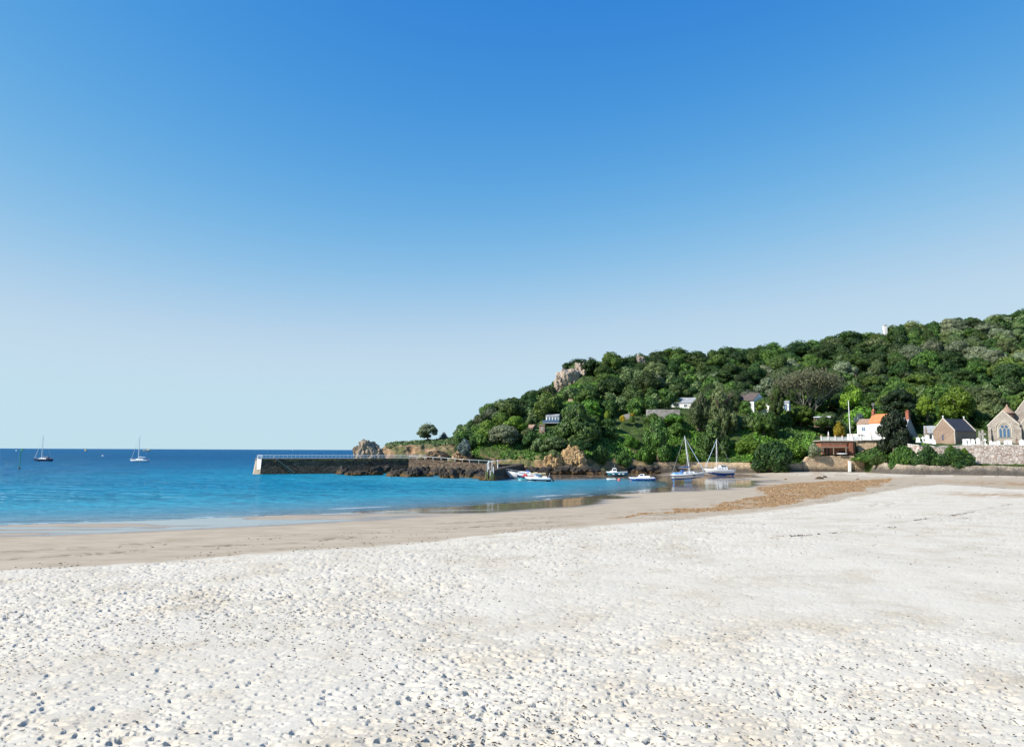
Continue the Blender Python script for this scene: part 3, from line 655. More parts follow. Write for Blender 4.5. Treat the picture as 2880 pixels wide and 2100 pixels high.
# jetty with timber piles
J0, J1 = at(1378, 1318, 180), at(1463, 1304, 224); J0.z, J1.z = 2.6, 3.4
jd = (J1 - J0).normalized(); jn = Vector((jd.y, -jd.x, 0)).normalized()
jt = empty('jetty', (0, 0, 0), 0, 'narrow dark stone jetty with green slimy piles beside the white boats', 'jetty')
mb = MB(); k = 16
for i in range(k):
    a, b = J0.lerp(J1, i / k), J0.lerp(J1, (i + 1) / k); w0 = 1.3
    A = [a - jn * w0, a + jn * w0, b + jn * w0, b - jn * w0]; Bm = [Vector((v.x, v.y, -1)) + (jn * (.5 if j in (1, 2) else -.5)) for j, v in enumerate(A)]
    j_ = lambda v: v + Vector((0, 0, .25 * mnoise.noise(v * .5)))
    A = [j_(v) for v in A]
    mb.poly(A); mb.poly([A[1], Bm[1], Bm[2], A[2]]); mb.poly([A[0], A[3], Bm[3], Bm[0]])
    if i == 0: mb.poly([A[0], Bm[0], Bm[1], A[1]])
mb.build('wall', M['weed_rock'], jt)
for px, py0, py1, Y, m in ((1367, 1302, 1346, 178.5, 'oldwood'), (1371, 1300, 1348, 179, 'slimewood'), (1379, 1322, 1349, 177.6, 'slimewood'), (1384, 1296, 1349, 179, 'slimewood'), (1388, 1312, 1347, 178, 'slimewood'), (1400, 1293, 1316, 186, 'white_paint'), (1375, 1296, 1322, 183, 'white_paint')):
    a, b = at(px, py1, Y), at(px, py0, Y); mb = MB(); mb.cur = 0
    mid = a.lerp(b, .45); mb.tube([a, mid], .13, 7); mb.cur = 1; mb.tube([mid, b], .085, 7); mb.build('pile', [M['slimewood'] if m != 'white_paint' else M['white_paint'], M['white_paint'] if m != 'oldwood' else M['oldwood']], jt)
q = [at(1375, 1298, 183), at(1384, 1298, 179), at(1400, 1295, 186), at(1430, 1293, 200)]
MB().tube(q, .06, 6).build('handrail', M['white_paint'], jt)

# weed-covered rocks round the pier root
RK = [rock_mesh('shore_rock', 40 + i, M['weed_rock'], sub=3, rough=.6, cut=-.2) for i in range(6)]
spots = []
rr_ = random.Random(5)
for i in range(58):
    t = i / 57; px = 965 + t * 400 + rr_.uniform(-8, 8)
    yb = 1333 + t * 12 + rr_.uniform(-10, 2) - (rr_.random() < .45) * 11
    p = on_z(px, yb, 0.1); big = rr_.uniform(2.6, 6.5)
    spots.append((px, p.x, p.y, big, big * rr_.uniform(.6, .9), rr_.uniform(1.1, 2.6) + (yb < 1330) * .9 + (px > 1160) * .7))
for i, (px, x, y, w, d, h) in enumerate(sorted(spots)):
    place = 'along the foot of the pier' if px < 1170 else 'below the sloping causeway'
    rock('shore_rock', f'dark weed-covered rock {place}, {ordw(i if px < 1170 else i - sum(1 for s in spots if s[0] < 1170))} from the pier head side', (x, y, -.4), (w, d, h + .4), i, None, rr_.uniform(0, 6), RK[i % 6], 'weed-covered rocks at the pier')
p = on_z(1372, 1351, 0); rock('shore_rock', 'brown weedy rock mound at the seaward end of the jetty', (p.x, p.y + 1.5, -.4), (4.6, 4, 2.2), 2, None, .4, RK[2], 'weed-covered rocks at the pier')
tips = [(1478, 1318, 7, 2.2), (1500, 1312, 6, 2.6), (1520, 1322, 6, 2.0), (1545, 1316, 7, 2.8), (1570, 1322, 7, 2.2), (1592, 1316, 8, 3.2), (1618, 1322, 9, 2.6), (1645, 1320, 9, 3.0), (1668, 1324, 8, 2.0), (1690, 1322, 6, 1.4), (1782, 1312, 5, 2.0), (1800, 1310, 6, 2.8), (1822, 1311, 6, 2.9), (1836, 1313, 5, 2.6)]
for i, (px, py, w, h) in enumerate(tips):
    Y = 229 if px < 1700 else 240; p = at(px, py + 8, Y); pl = 'under the orange earth cliff' if px < 1700 else 'where the tan sea wall begins'
    j = i if px < 1700 else i - 10
    rock('shore_rock', f'dark rock {pl}, {ordw(j)} from the jetty side', (p.x, Y - 2, .1), (w, 5, h), i, None, i * 1.3, RK[i % 6], 'dark rocks at the cliff foot')

# sea walls
def wall(name, label, pts, thick, mat, batter=.12, coping=None, wob=.12, z0=-.6, cat='wall'):
    """pts: list of (x, y, ztop); front face towards the camera"""
    root = empty(name, (0, 0, 0), 0, label, cat); P = [Vector(p) for p in pts]; Q = []
    for a, b in zip(P[:-1], P[1:]):
        n = max(2, int((b - a).length / 1.2)); Q += [a.lerp(b, i / n) for i in range(n)]
    Q.append(P[-1]); mb = MB(); nz = 5; n = len(Q); V = []
    for i, q in enumerate(Q):
        t = (Q[min(i + 1, n - 1)] - Q[max(i - 1, 0)]); t.z = 0; t.normalize(); nr = Vector((t.y, -t.x, 0))
        if nr.dot(Vector((-q.x, -q.y, 0))) < 0: nr = -nr
        top = q.z + wob * 2 * mnoise.noise(Vector((q.x * .35, q.y * .35, 3))); col = []
        for k in range(nz + 1):
            z = z0 + (top - z0) * k / nz; off = batter * (top - z) + wob * mnoise.noise(Vector((q.x * .5, q.y * .5, z * .8)))
            col.append(Vector((q.x, q.y, z)) + nr * off)
        col.append(Vector((q.x, q.y, top)) - nr * thick); col.append(Vector((q.x, q.y, z0)) - nr * thick); V.append(col)
    w = nz + 3
    for col in V: mb.v += [tuple(c) for c in col]
    for i in range(n - 1):
        for k in range(w - 1): mb.f.append([i * w + k, (i + 1) * w + k, (i + 1) * w + k + 1, i * w + k + 1]); mb.m.append(0)
    mb.f.append(list(range(w))); mb.m.append(0); mb.f.append([(n - 1) * w + k for k in range(w)][::-1]); mb.m.append(0)
    mb.build('masonry', mat, root, smooth=False)
    if coping:
        cb = MB()
        for i in range(n - 1):
            a, b = V[i][nz], V[i + 1][nz]; a2, b2 = V[i][nz + 1], V[i + 1][nz + 1]
            o = (a - a2).normalized() * .08; u_ = Vector((0, 0, .16))
            A = [a + o, b + o, b2 - o, a2 - o]; cb.poly([v + u_ for v in A]); cb.poly([A[0], A[1], A[1] + u_, A[0] + u_]); cb.poly([A[2], A[3], A[3] + u_, A[2] + u_])
            if i in (0, n - 2): cb.poly([A[0], A[3], A[3] + u_, A[0] + u_]); cb.poly([A[1], A[2], A[2] + u_, A[1] + u_])
        cb.build('coping', coping, root)
    return root
def wp(px, py, Y): v = at(px, py, Y); return (v.x, v.y, v.z)
wall('sea_wall', 'low tan stone sea wall behind the two beached yachts', [wp(1838, 1299, 246), wp(1950, 1299, 245.5), wp(2060, 1300, 241), wp(2130, 1301, 237.5), wp(2262, 1304, 237)], 1.5, M['sea_wall'])
wall('sea_wall', 'taller tan stone sea wall below the wooden boathouse', [wp(2258, 1303, 236.6), wp(2272, 1284, 236.6), wp(2330, 1281, 236.6), wp(2402, 1281, 236.4)], 2.0, M['sea_wall'])
wall('sea_wall', 'stone sea wall stretch with a straight end beside the white painted strip', [wp(2388, 1296, 234.6), wp(2420, 1294, 234.2), wp(2468, 1292, 233.8)], 2.2, M['sea_wall'], .05)
wall('retaining_wall', 'tan retaining wall under the terrace of the orange-roofed cottage', [wp(2412, 1236, 241), wp(2450, 1236, 240), wp(2500, 1236, 238.5)], 2.0, M['sea_wall'], .25, z0=4)
wall('revetment', 'weedy rubble sea wall below the green bushes and graveyard', [wp(2462, 1298, 229), wp(2500, 1304, 221), wp(2560, 1308, 213), wp(2700, 1310, 209.5), wp(2800, 1311, 206.5), wp(2960, 1313, 202)], 3.5, M['revetment'], .55, wob=.35)
wall('graveyard_wall', 'tall pale rubble wall holding up the graveyard', [wp(2552, 1249, 219.5), wp(2600, 1254, 216.5), wp(2640, 1256, 214.8), wp(2700, 1254, 213.6), wp(2740, 1251, 212.6), wp(2880, 1252, 209), wp(2990, 1253, 206)], .6, M['rubble_wall'], .10, M['marble'], .12, 2.0)
wall('terrace_wall', 'pale garden terrace wall half way up the hill above the yachts', [wp(1818, 1152, 267), wp(1850, 1150, 267), wp(1912, 1152, 267)], .5, M['terrace_wall'], .02, z0=17)
wall('terrace_wall', 'short pale garden wall beside the round yellow-green bush', [wp(1752, 1165, 266), wp(1772, 1163, 266)], .5, M['terrace_wall'], .02, z0=17)
p = at(2383.5, 1326, 234.2); q = at(2388.5, 1298, 235.4)
mb = MB(); mb.box(((p.x + q.x) / 2, p.y - .35, (p.z + q.z) / 2 + .1), (.85, .35, q.z - p.z + .3), ry=.10, rx=-.08); tag(mb.build('painted_strip', M['white_paint']), 'white painted upright strip on the sea wall', 'marker')

# ================================================================== BUILDINGS
def window(root, x, y, z, w, h, face='-y', mat='glass', fr=.09, bars=True, frame='white_paint'):
    """flat sash window proud of the wall; face gives the outward direction"""
    t = {'-y': 0, '+x': math.pi / 2, '+y': math.pi, '-x': -math.pi / 2}[face]
    f = MB()
    for dx, dz, a, b in ((-w / 2, 0, fr, h + fr), (w / 2, 0, fr, h + fr), (0, h / 2, w + fr, fr), (0, -h / 2, w + fr, fr)): f.box((dx, -.05, dz), (a, .12, b))
    if bars: f.box((0, -.045, 0), (fr * .6, .08, h - fr)); f.box((0, -.045, 0), (w - fr, .08, fr * .6))
    o = f.build('window', M[frame], root, loc=(x, y, z)); o.rotation_euler = (0, 0, t)
    link('pane', MB().box((0, -.01, 0), (w - fr, .03, h - fr)).mesh('pane', M[mat]), o)
    return o
def house(name, label, loc, rz, w, d, eave, apex, wallm, roofm, axis='x', chim=(), over=.25, coping=None, sink=1.5, ridge_ball=False):
    """gabled block; local -y is the front, x along the front; axis = ridge direction"""
    root = empty(name, loc, rz, label, 'building')
    return house_part(root, 0, 0, w, d, eave, apex, wallm, roofm, axis, chim, over, coping, sink), root
def house_part(root, x0, y0, w, d, eave, apex, wallm, roofm, axis='x', chim=(), over=.25, coping=None, sink=1.5):
    mb = MB()
    if axis == 'x':
        prof = [(y0, -sink), (y0 + d, -sink), (y0 + d, eave), (y0 + d / 2, apex), (y0, eave)]; mb.prism(prof, 'x', x0, x0 + w)
    else:
        prof = [(x0, -sink), (x0 + w, -sink), (x0 + w, eave), (x0 + w / 2, apex), (x0, eave)]; mb.prism(prof, 'y', y0, y0 + d)
    wl_ = mb.build('wall', M[wallm], root)
    span = d if axis == 'x' else w; sl = (apex - eave) / (span / 2); th = .16; o = over
    rb = MB(); c0 = (y0 if axis == 'x' else x0)
    prof = [(c0 - o, eave - sl * o + .05), (c0 + span / 2, apex + .05), (c0 + span + o, eave - sl * o + .05), (c0 + span + o, eave - sl * o + .05 + th), (c0 + span / 2, apex + .05 + th * 1.3), (c0 - o, eave - sl * o + .05 + th)]
    a0, a1 = (x0, x0 + w) if axis == 'x' else (y0, y0 + d)
    ov = 0.1 if coping is None else -.3
    rb.prism(prof, axis, a0 - ov, a1 + ov); rf = rb.build('roof', M[roofm], root)
    if coping:
        for e in (a0, a1 - .34):
            cb = MB(); cp = [(c0 - .15, eave - .1), (c0 + span / 2, apex + .02), (c0 + span + .15, eave - .1), (c0 + span + .15, eave + .38), (c0 + span / 2, apex + .55), (c0 - .15, eave + .38)]
            cb.prism(cp, axis, e - .06, e + .34); cb.build('gable_coping', M[coping], root)
    for (cx, cy, cw, cd, z0, z1, cm) in chim:
        cb = MB(); cb.box((cx, cy, (z0 + z1) / 2), (cw, cd, z1 - z0)); cb.box((cx, cy, z1 - .22), (cw + .2, cd + .2, .18)); ch = cb.build('chimney', M[cm], rf)
        for k in (-.22, .22): MB().tube([(cx + k * cw, cy, z1), (cx + k * cw, cy, z1 + .45)], [.16, .13], 8).build('chimney_pot', M['orange_tile'], ch)
    return rf

# white house with brown roof half way up
p = at(2121, 1162, 272); RZ = R(-52)
_, hs = house('white_house', 'white house with brown tiled roof and arched blue window on the hill', (p.x - 9.5 * math.cos(RZ), p.y - 9.5 * math.sin(RZ), p.z), RZ, 9.5, 7.6, 5.2, 7.9, 'white_render', 'dark_tile', over=.5)
for x in (4.6, 7.4):
    o = window(hs, x, 0, 3.6, 1.15, 1.5, mat='blue_glass', bars=True)
    a = MB(); a.prism([(.66 * math.cos(t * math.pi / 8), .66 * math.sin(t * math.pi / 8) * .7) for t in range(9)], 'y', -.1, .02); a.build('arch_pane', M['blue_glass'], o, loc=(0, 0, .78))
window(hs, 2.0, 0, 3.3, 1.4, 1.6, mat='blue_glass'); window(hs, 9.5, 2.0, 3.4, .5, 1.0, '+x', 'glass', bars=False)
house_part(hs, 9.5, 3.2, 5.5, 4.0, 3.6, 4.7, 'white_render', 'pale_slate', 'x', sink=2)
p = at(2186, 1160, 274)
_, h2 = house('garden_house', 'white flat-fronted house part with tall blue glazing behind the trees', (p.x - 1, 274, p.z), R(-30), 5.2, 4, 3.6, 4.3, 'white_render', 'pale_slate')
window(h2, 1.7, 0, 2.0, 1.6, 2.6, mat='blue_glass'); window(h2, 4.0, 0, 2.0, 1.2, 2.4, mat='blue_glass')
p = at(1905, 1140, 282)
_, h3 = house('hillside_house', 'long low house with pale slate roof half hidden by trees above the terrace', (p.x - 5, 282, p.z - 1.5), R(-18), 14, 6, 2.4, 4.4, 'white_render', 'pale_slate')
for x in (2, 5, 8, 11): window(h3, x, 0, 1.3, 1.2, 1.0)
p = at(1552, 1186, 263)
_, h4 = house('glass_fronted_house', 'small white house with tall windows peeping from the wood', (p.x - 2.2, 263, p.z - .6), R(-12), 4.8, 4, 2.7, 3.3, 'white_render', 'pale_slate')
for x in (.8, 1.9, 3.0, 4.1): window(h4, x, 0, 1.6, .75, 1.7, mat='blue_glass', bars=False)
MB().box((2.2, -1.2, .1), (6.0, 2.4, .2)).build('balcony', M['pale_slate'], h4); MB().box((2.2, -2.36, .7), (6.0, .05, .95)).build('glass_balustrade', M['blue_glass'], h4)
p = at(1524, 1212, 255)
_, h5 = house('stone_turret', 'little pink stone tower hut below the small white house', (p.x - 1, 255, p.z - 1.2), R(-15), 2.0, 2.0, 3.2, 3.3, 'chapel_stone', 'brown_tile', sink=2)
window(h5, 1.1, 0, 2.0, .45, .9, bars=False)
p = at(1492, 1200, 262)
house('tiled_hut', 'hut with a brown tiled roof sunk among the trees', (p.x - 2.0, 262, p.z - 1.6), R(-35), 3.4, 3, 1.2, 2.2, 'chapel_stone', 'brown_tile')
p = at(1603, 1140, 290)
house('hillside_hut', 'tiny stone hut poking out of the wood below the crag', (p.x - .8, 290, p.z - 1), R(-20), 1.7, 1.7, 2.4, 3.4, 'chapel_stone', 'brown_tile')
p = at(2312, 1180, 262)
_, h6 = house('flat_shed', 'garden shed with a flat white roof among the shrubs', (p.x - 3, 262, p.z - 1.2), R(-20), 5.6, 3, 2.0, 2.2, 'brown_granite', 'white_paint', over=.6)
window(h6, 1.5, 0, 1.1, 1.2, 1.0)
p = at(2490, 946, 425)
ck = empty('chimney_stack', (p.x, 425, p.z - 3), 0, 'tall pale chimney stack on the skyline of the hill', 'chimney')
MB().box((0, 0, 5.2), (1.9, 1.9, 8.6)).build('shaft', M['white_render'], ck); MB().box((0, 0, 9.6), (2.2, 2.2, .35)).build('cap', M['dressed'], ck); MB().box((.6, 0, 10.1), (.5, .5, .8)).build('pot', M['pale_slate'], ck)

# white cottage
RZ = R(-55); p = at(2446, 1238, 246)
_, ct = house('white_cottage', 'white cottage with bright orange tiled roof beside the dark conifer', (p.x, p.y, p.z), RZ, 8.0, 5.2, 5.9, 8.8, 'white_render', 'orange_tile', chim=[(.4, 2.6, .8, 1.0, 8.0, 10.4, 'brick')], over=.2)
window(ct, 3.2, 0, 4.1, .7, 1.1, frame='black'); window(ct, 3.4, 0, 1.3, .6, 1.0, frame='black'); window(ct, 6.8, 0, 4.1, .7, 1.1, frame='black'); window(ct, 6.8, 0, 1.4, .7, 1.1, frame='black')
house_part(ct, -4.6, .6, 4.6, 4.2, 5.7, 7.3, 'white_render', 'brown_tile', 'x'); window(ct, -2.3, .6, 3.9, 1.5, 1.3, mat='blue_glass')
mb = MB(); mb.box((-4.0, -1.8, 1.1), (4.0, 3.6, 2.2)); mb.build('porch_block', M['white_render'], ct)
tv = MB(); tv.tube([(.4, 2.6, 10.4), (.4, 2.6, 13)], .04, 5)
for z in (12.2, 12.5, 12.8): tv.tube([(-.2, 2.6, z), (1.0, 2.6, z)], .03, 4)
tv.build('aerial', M['wire'], ct)
# terrace balustrade walls in front of the cottage
tw = empty('garden_balustrade', (0, 0, 0), 0, 'low white terrace wall with pillars in front of the cottage', 'wall')
tp = [at(2398, 1238, 240.3), at(2422, 1237, 240), at(2450, 1236, 239.2), at(2480, 1236, 238.4)]
for a, b in zip(tp[:-1], tp[1:]):
    c = (a + b) / 2; L = (b - a).length; an = math.atan2(b.y - a.y, b.x - a.x)
    MB().box((c.x, c.y, c.z + .55), (L, .2, 1.3), an).build('panel', M['white_render'], tw)
for a in tp: MB().box((a.x, a.y, a.z + .7), (.45, .45, 1.8)).build('pillar', M['white_paint'], tw); MB().lathe([(0, 0), (.2, .02), (.24, .25), (.18, .4), (0, .42)], 8, (a.x, a.y, a.z + 1.6)).build('flower_pot', M['orange_tile'], tw)

# boathouse with terrace on its roof
p = at(2312, 1277.5, 236.8); Wd = (2412 - 2312) / FPX * 236.8
bh = empty('boathouse', (p.x, p.y, p.z), 0, 'red-brown timber boathouse with verandah and white balustraded roof terrace', 'building')
MB().box((Wd * .5 + .6, 4.6, 2.2), (Wd - .8, 5, 4.4)).build('wall', M['redwood'], bh)
for i in range(22): MB().box((1.1 + i * (Wd - 1.3) / 21, 2.06, 1.15), (.06, .06, 2.3)).build('batten', M['redwood'], bh)
MB().box((4.8, 1.85, 3.05), (8.6, .25, 1.3)).build('upper_panel', M['redwood'], bh); MB().box((4.8, 1.7, 3.75), (8.9, .12, .12)).build('fascia', M['oldwood'], bh); MB().box((4.8, 1.68, 2.38), (8.9, .14, .16)).build('fascia', M['oldwood'], bh)
MB().box((2.6, 2.0, 1.0), (1.4, .1, 1.9)).build('doorway', M['black'], bh); MB().box((7.6, 2.0, .9), (3.2, .1, .5)).build('doorway', M['black'], bh)
vr = MB(); vr.box((4.0, .6, 2.28), (9.4, 2.8, .12)); vr.build('verandah_roof', M['oldwood'], bh)
for x in (.1, 3.6, 7.7): MB().box((x, -.65, 1.12), (.22, .22, 2.25)).build('verandah_post', M['oldwood'], bh)
for x in (1.9, 5.6): MB().box((x, .6, 1.0), (.2, .2, 2.0)).build('verandah_post', M['redwood'], bh)
MB().box((10.6, 2.0, 2.2), (1.3, .5, 4.4)).build('corner_wall', M['redwood'], bh)
MB().box((Wd * .5 + .3, 4.4, 4.5), (Wd + .2, 5.8, .25)).build('terrace_slab', M['dressed'], bh)
for i in range(5):
    x = .7 + i * 2.35; MB().box((x, 1.7, 5.3), (.32, .32, 1.6)).build('pillar', M['white_paint'], bh)
    MB().lathe([(0, 0), (.17, .02), (.22, .25), (.15, .4), (0, .42)], 8, (x, 1.7, 6.1)).build('flower_pot', M['orange_tile'], bh)
MB().box((5.4, 1.7, 5.75), (9.4, .2, .14)).build('handrail', M['white_paint'], bh); MB().box((5.4, 1.7, 4.75), (9.4, .2, .14)).build('base_rail', M['white_paint'], bh)
bal = MB().lathe([(.05, 0), (.1, .15), (.12, .35), (.06, .6), (.05, .8)], 6).mesh('baluster', M['white_paint'])
for i in range(30): link('baluster', bal, bh, (.95 + i * .307, 1.7, 4.85))
k = empty('kayak', (p.x + 6.2, p.y - .9, p.z + .25), 0, 'long white kayak lying under the boathouse verandah', 'kayak')
hb = MB(); hb.lathe([(0, -1.9), (.18, -1.5), (.32, -.6), (.33, .4), (.2, 1.4), (0, 1.9)], 10); o = hb.build('hull', M['gelcoat'], k, True); o.rotation_euler = (0, math.pi / 2, 0); o.scale = (.7, 1, 1)
MB().lathe([(.22, 0), (.26, .05), (.22, .08)], 12, (0, 0, .2)).build('cockpit_rim', M['black'], k)
q = at(2331, 1245, 238.6); pa = empty('parasol', (q.x, q.y, p.z + 4.6), 0, 'closed white parasol on the boathouse roof terrace', 'parasol')
MB().tube([(0, 0, 0), (0, 0, 2.0)], .05, 6).build('pole', M['white_paint'], pa); MB().lathe([(.12, 1.0), (.26, 1.15), (.22, 2.0), (.12, 2.8), (0, 3.1)], 8).build('folded_canopy', M['gelcoat'], pa); MB().box((0, 0, .06), (.7, .7, .12)).build('base', M['grey_granite'], pa)
q = at(2390.5, 1203, 243); q2 = at(2388, 1127, 243); fp = empty('flagpole', (q.x, q.y, q.z - 2.5), 0, 'tall white flagpole in the garden beside the yellow bush', 'flagpole')
H = q2.z - q.z + 2.5; MB().tube([(0, 0, 0), (-.12, 0, H)], [.17, .11], 8).build('shaft', M['white_paint'], fp); MB().lathe([(0, -.1), (.17, 0), (0, .14)], 8, (-.12, 0, H)).build('finial', M['white_paint'], fp)

# slate-roofed cottage behind the conifer, and the old outbuilding
p = at(2562, 1246, 240)
_, sc_ = house('grey_cottage', 'dark cottage with pale slate roof and red brick chimney behind the conifer', (p.x - 3.4, 238, p.z - .8), R(28), 7.2, 6.0, 3.4, 9.2, 'grey_granite', 'pale_slate', axis='y', chim=[(3.6, .5, .95, 1.1, 8.6, 11.6, 'brick')])
MB().box((8.9, 1.5, 1.4), (4.2, 5, 2.9)).build('lean_to', M['slate'], sc_); window(sc_, 9.2, -1.0, 1.8, .9, .9, mat='blue_glass')
p = at(2602, 1243, 233)
_, ob = house('outbuilding', 'small weathered outbuilding with grey hipped roof beside the stone chapel', (p.x, 233, p.z - .5), R(-25), 3.2, 3.0, 3.6, 5.6, 'grey_granite', 'pale_slate')
window(ob, 1.7, 0, 2.2, .8, 1.9, mat='glass', bars=False, frame='dressed')

# the fishermen's stone chapel
RZ = R(-63); corner = at(2687, 1246, 219.5); lx = Vector((math.cos(RZ), math.sin(RZ), 0)); ly = Vector((-math.sin(RZ), math.cos(RZ), 0))
org = corner - lx * 6.8
_, chp = house('stone_chapel', 'small brown stone chapel with dark slate roof among the graves', org, RZ, 6.8, 11.0, 3.7, 7.5, 'chapel_stone', 'slate', axis='y', coping=None, over=.12)
for yy in (-.12, 10.7): MB().prism([(-.12, 3.6), (3.4, 7.55), (6.92, 3.6), (6.92, 4.05), (3.4, 8.0), (-.12, 4.05)], 'y', yy, yy + .4).build('gable_coping', M['dressed'], chp)
for yy in (.08, 10.9): MB().lathe([(.2, 0), (.12, .25), (.26, .45), (.2, .7), (0, .8)], 8, (3.4, yy, 7.85)).build('finial', M['marble'], chp)
o = window(chp, 3.05, 0, 1.7, .5, 1.5, mat='blue_glass', bars=False, frame='brown_granite', fr=.1); MB().prism([(-.25, 0), (0, .45), (.25, 0)], 'y', -.1, 0).build('arch_pane', M['blue_glass'], o, loc=(0, 0, .72))
q_ = MB()
for i in range(9): q_.box((6.8, .0, .2 + i * .4), (.16 if i % 2 else .3, .3, .36))
q_.build('quoins', M['dressed'], chp)

# the church
RZ = R(-42); c = at(2781, 1247, 225)
chu = empty('stone_church', c, RZ, 'large pale stone church with tall gables and traceried window', 'building')
def gable_block(x0, y0, w, d, eave, apex):
    house_part(chu, x0, y0, w, d, eave, apex, 'church_stone', 'dark_tile', 'y', over=.0, coping='dressed')
gable_block(0, 0, 8.4, 14, 5.4, 9.9); gable_block(8.42, .6, 9.6, 16, 5.6, 12.2); gable_block(5.2, 9, 10.5, 16, 8.0, 15.6)
MB().lathe([(.22, 0), (.14, .3), (.3, .55), (.22, .85), (0, .95)], 8, (10.45, 9.1, 16.1)).build('finial', M['marble'], chu)
def lancet(root, x, y, z, w, h, mat='blue_glass', fr='dressed', fw=.16, name='window'):
    pts = [(-w / 2, 0), (w / 2, 0), (w / 2, h - w * .8)] + [(w / 2 * math.cos(t) * 1, h - w * .8 + w * .8 * math.sin(t)) for t in np.linspace(.3, math.pi - .3, 7)] + [(-w / 2, h - w * .8)]
    big = [(a * (1 + 2 * fw / w), b * (1 + fw * 1.5 / h) - fw * .5) for a, b in pts]
    f = MB(); f.prism(big, 'y', -.10, .03); o = f.build(name, M[fr], root, loc=(x, y, z))
    MB().prism(pts, 'y', -.13, -.101).build('pane', M[mat], o); return o
# great window of the near gable: surround, three lights, tracery
wv = MB(); W_, H_ = 3.9, 5.1
def arch(w, h, n=13): return [(-w / 2, 0), (w / 2, 0)] + [(w / 2 * math.cos(t), h - w * .62 + w * .62 * math.sin(t)) for t in np.linspace(0, math.pi, n)]
wv.prism(arch(W_, H_), 'y', -.12, .02); gw = wv.build('great_window', M['dressed'], chu, loc=(4.35, 0, 1.75)); MB().prism(arch(W_ - .55, H_ - .35), 'y', -.05, .06).build('inner_surround', M['church_stone'], gw).location = (0, -.09, .1)
for i, dx in enumerate((-1.0, 0, 1.0)):
    lancet(gw, dx, -.16, .25, .74, 2.7 + (.15 if i == 1 else 0), name='light', fw=.1)
for dx in (-.5, .5): MB().lathe([(.01, 0), (.4, 0), (.4, .06), (.01, .06)], 12).build('tracery_pane', M['blue_glass'], gw).matrix_basis = Matrix.Translation((dx, -.2, 3.45)) @ Matrix.Rotation(math.pi / 2, 4, 'X')
hm = MB(); rp = [(2.35 * math.cos(t), -.12, 1.75 + 2.6 + 2.65 * math.sin(t)) for t in np.linspace(-.15, math.pi + .15, 17)]; hm.tube([(4.35 + a, b, z_) for a, b, z_ in rp], .12, 5); hm.build('hood_mould', M['dressed'], chu)
for x in (.5, 8.3, 12.2): b_ = MB(); b_.prism([(0, -1.5), (-1.0, -1.5), (-1.0, 2.4), (-.6, 3.4), (-.6, 4.4), (0, 5.0)], 'x', x - .4, x + .4); b_.build('buttress', M['church_stone'], chu)
lancet(chu, 13.3, .6, 2.6, 1.5, 3.0); lancet(chu, 10.4, 9.0, 11.2, 1.0, 2.6); lancet(chu, 11.3, .6, 7.6, .7, 1.6)
tr = MB(); tr.lathe([(1.7, 0), (1.7, 3.6), (1.95, 3.6), (1.95, 3.8)], 16); t_ = tr.build('turret', M['chapel_stone'], chu, loc=(4.4, 8.0, 5.9)); MB().lathe([(2.15, 3.8), (1.2, 4.9), (.35, 6.0), (.12, 6.6), (0, 6.9)], 16).build('turret_roof', M['brown_tile'], t_, True)
MB().tube([(8.4, -.2, 6.2), (8.4, -.2, .2)], .09, 6).build('drainpipe', M['slate'], chu)

# gravestones
GR = 'gravestones above the graveyard wall'
def grave(px, py, Y, kind, h, w, m, label):
    p = at(px, py, Y); g = hill_at(px, Y); r = empty('gravestone', (p.x, Y, p.z - .3), R(random.uniform(-40, -10)), label, 'gravestone', GR); h += .3
    if kind == 'slab': MB().prism([(-w / 2, 0), (w / 2, 0), (w / 2, h - .05), (w / 2 - .05, h), (-w / 2 + .05, h), (-w / 2, h - .05)], 'y', -.09, .09).build('headstone', M[m], r)
    if kind == 'round': MB().prism([(-w / 2, 0), (w / 2, 0)] + [(w / 2 * math.cos(t), h - w / 2 + w / 2 * math.sin(t)) for t in np.linspace(0, math.pi, 9)], 'y', -.09, .09).build('headstone', M[m], r)
    if kind == 'point': MB().prism([(-w / 2, 0), (w / 2, 0), (w / 2, h * .75), (0, h), (-w / 2, h * .75)], 'y', -.1, .1).build('headstone', M[m], r)
    if kind == 'cross':
        b = MB(); b.box((0, 0, h / 2), (w * .3, .2, h)); b.box((0, 0, h * .72), (w, .2, w * .3)); b.build('cross', M[m], r)
    if kind == 'obelisk': MB().box((0, 0, h * .45), (w * .7, w * .7, h * .9), taper=.6).build('shaft', M[m], r); MB().lathe([(w * .21, 0), (0, h * .12)], 4, (0, 0, h * .9)).build('tip', M[m], r)
    MB().box((0, 0, .1), (w * 1.25, .5, .4)).build('plinth', M[m], r)
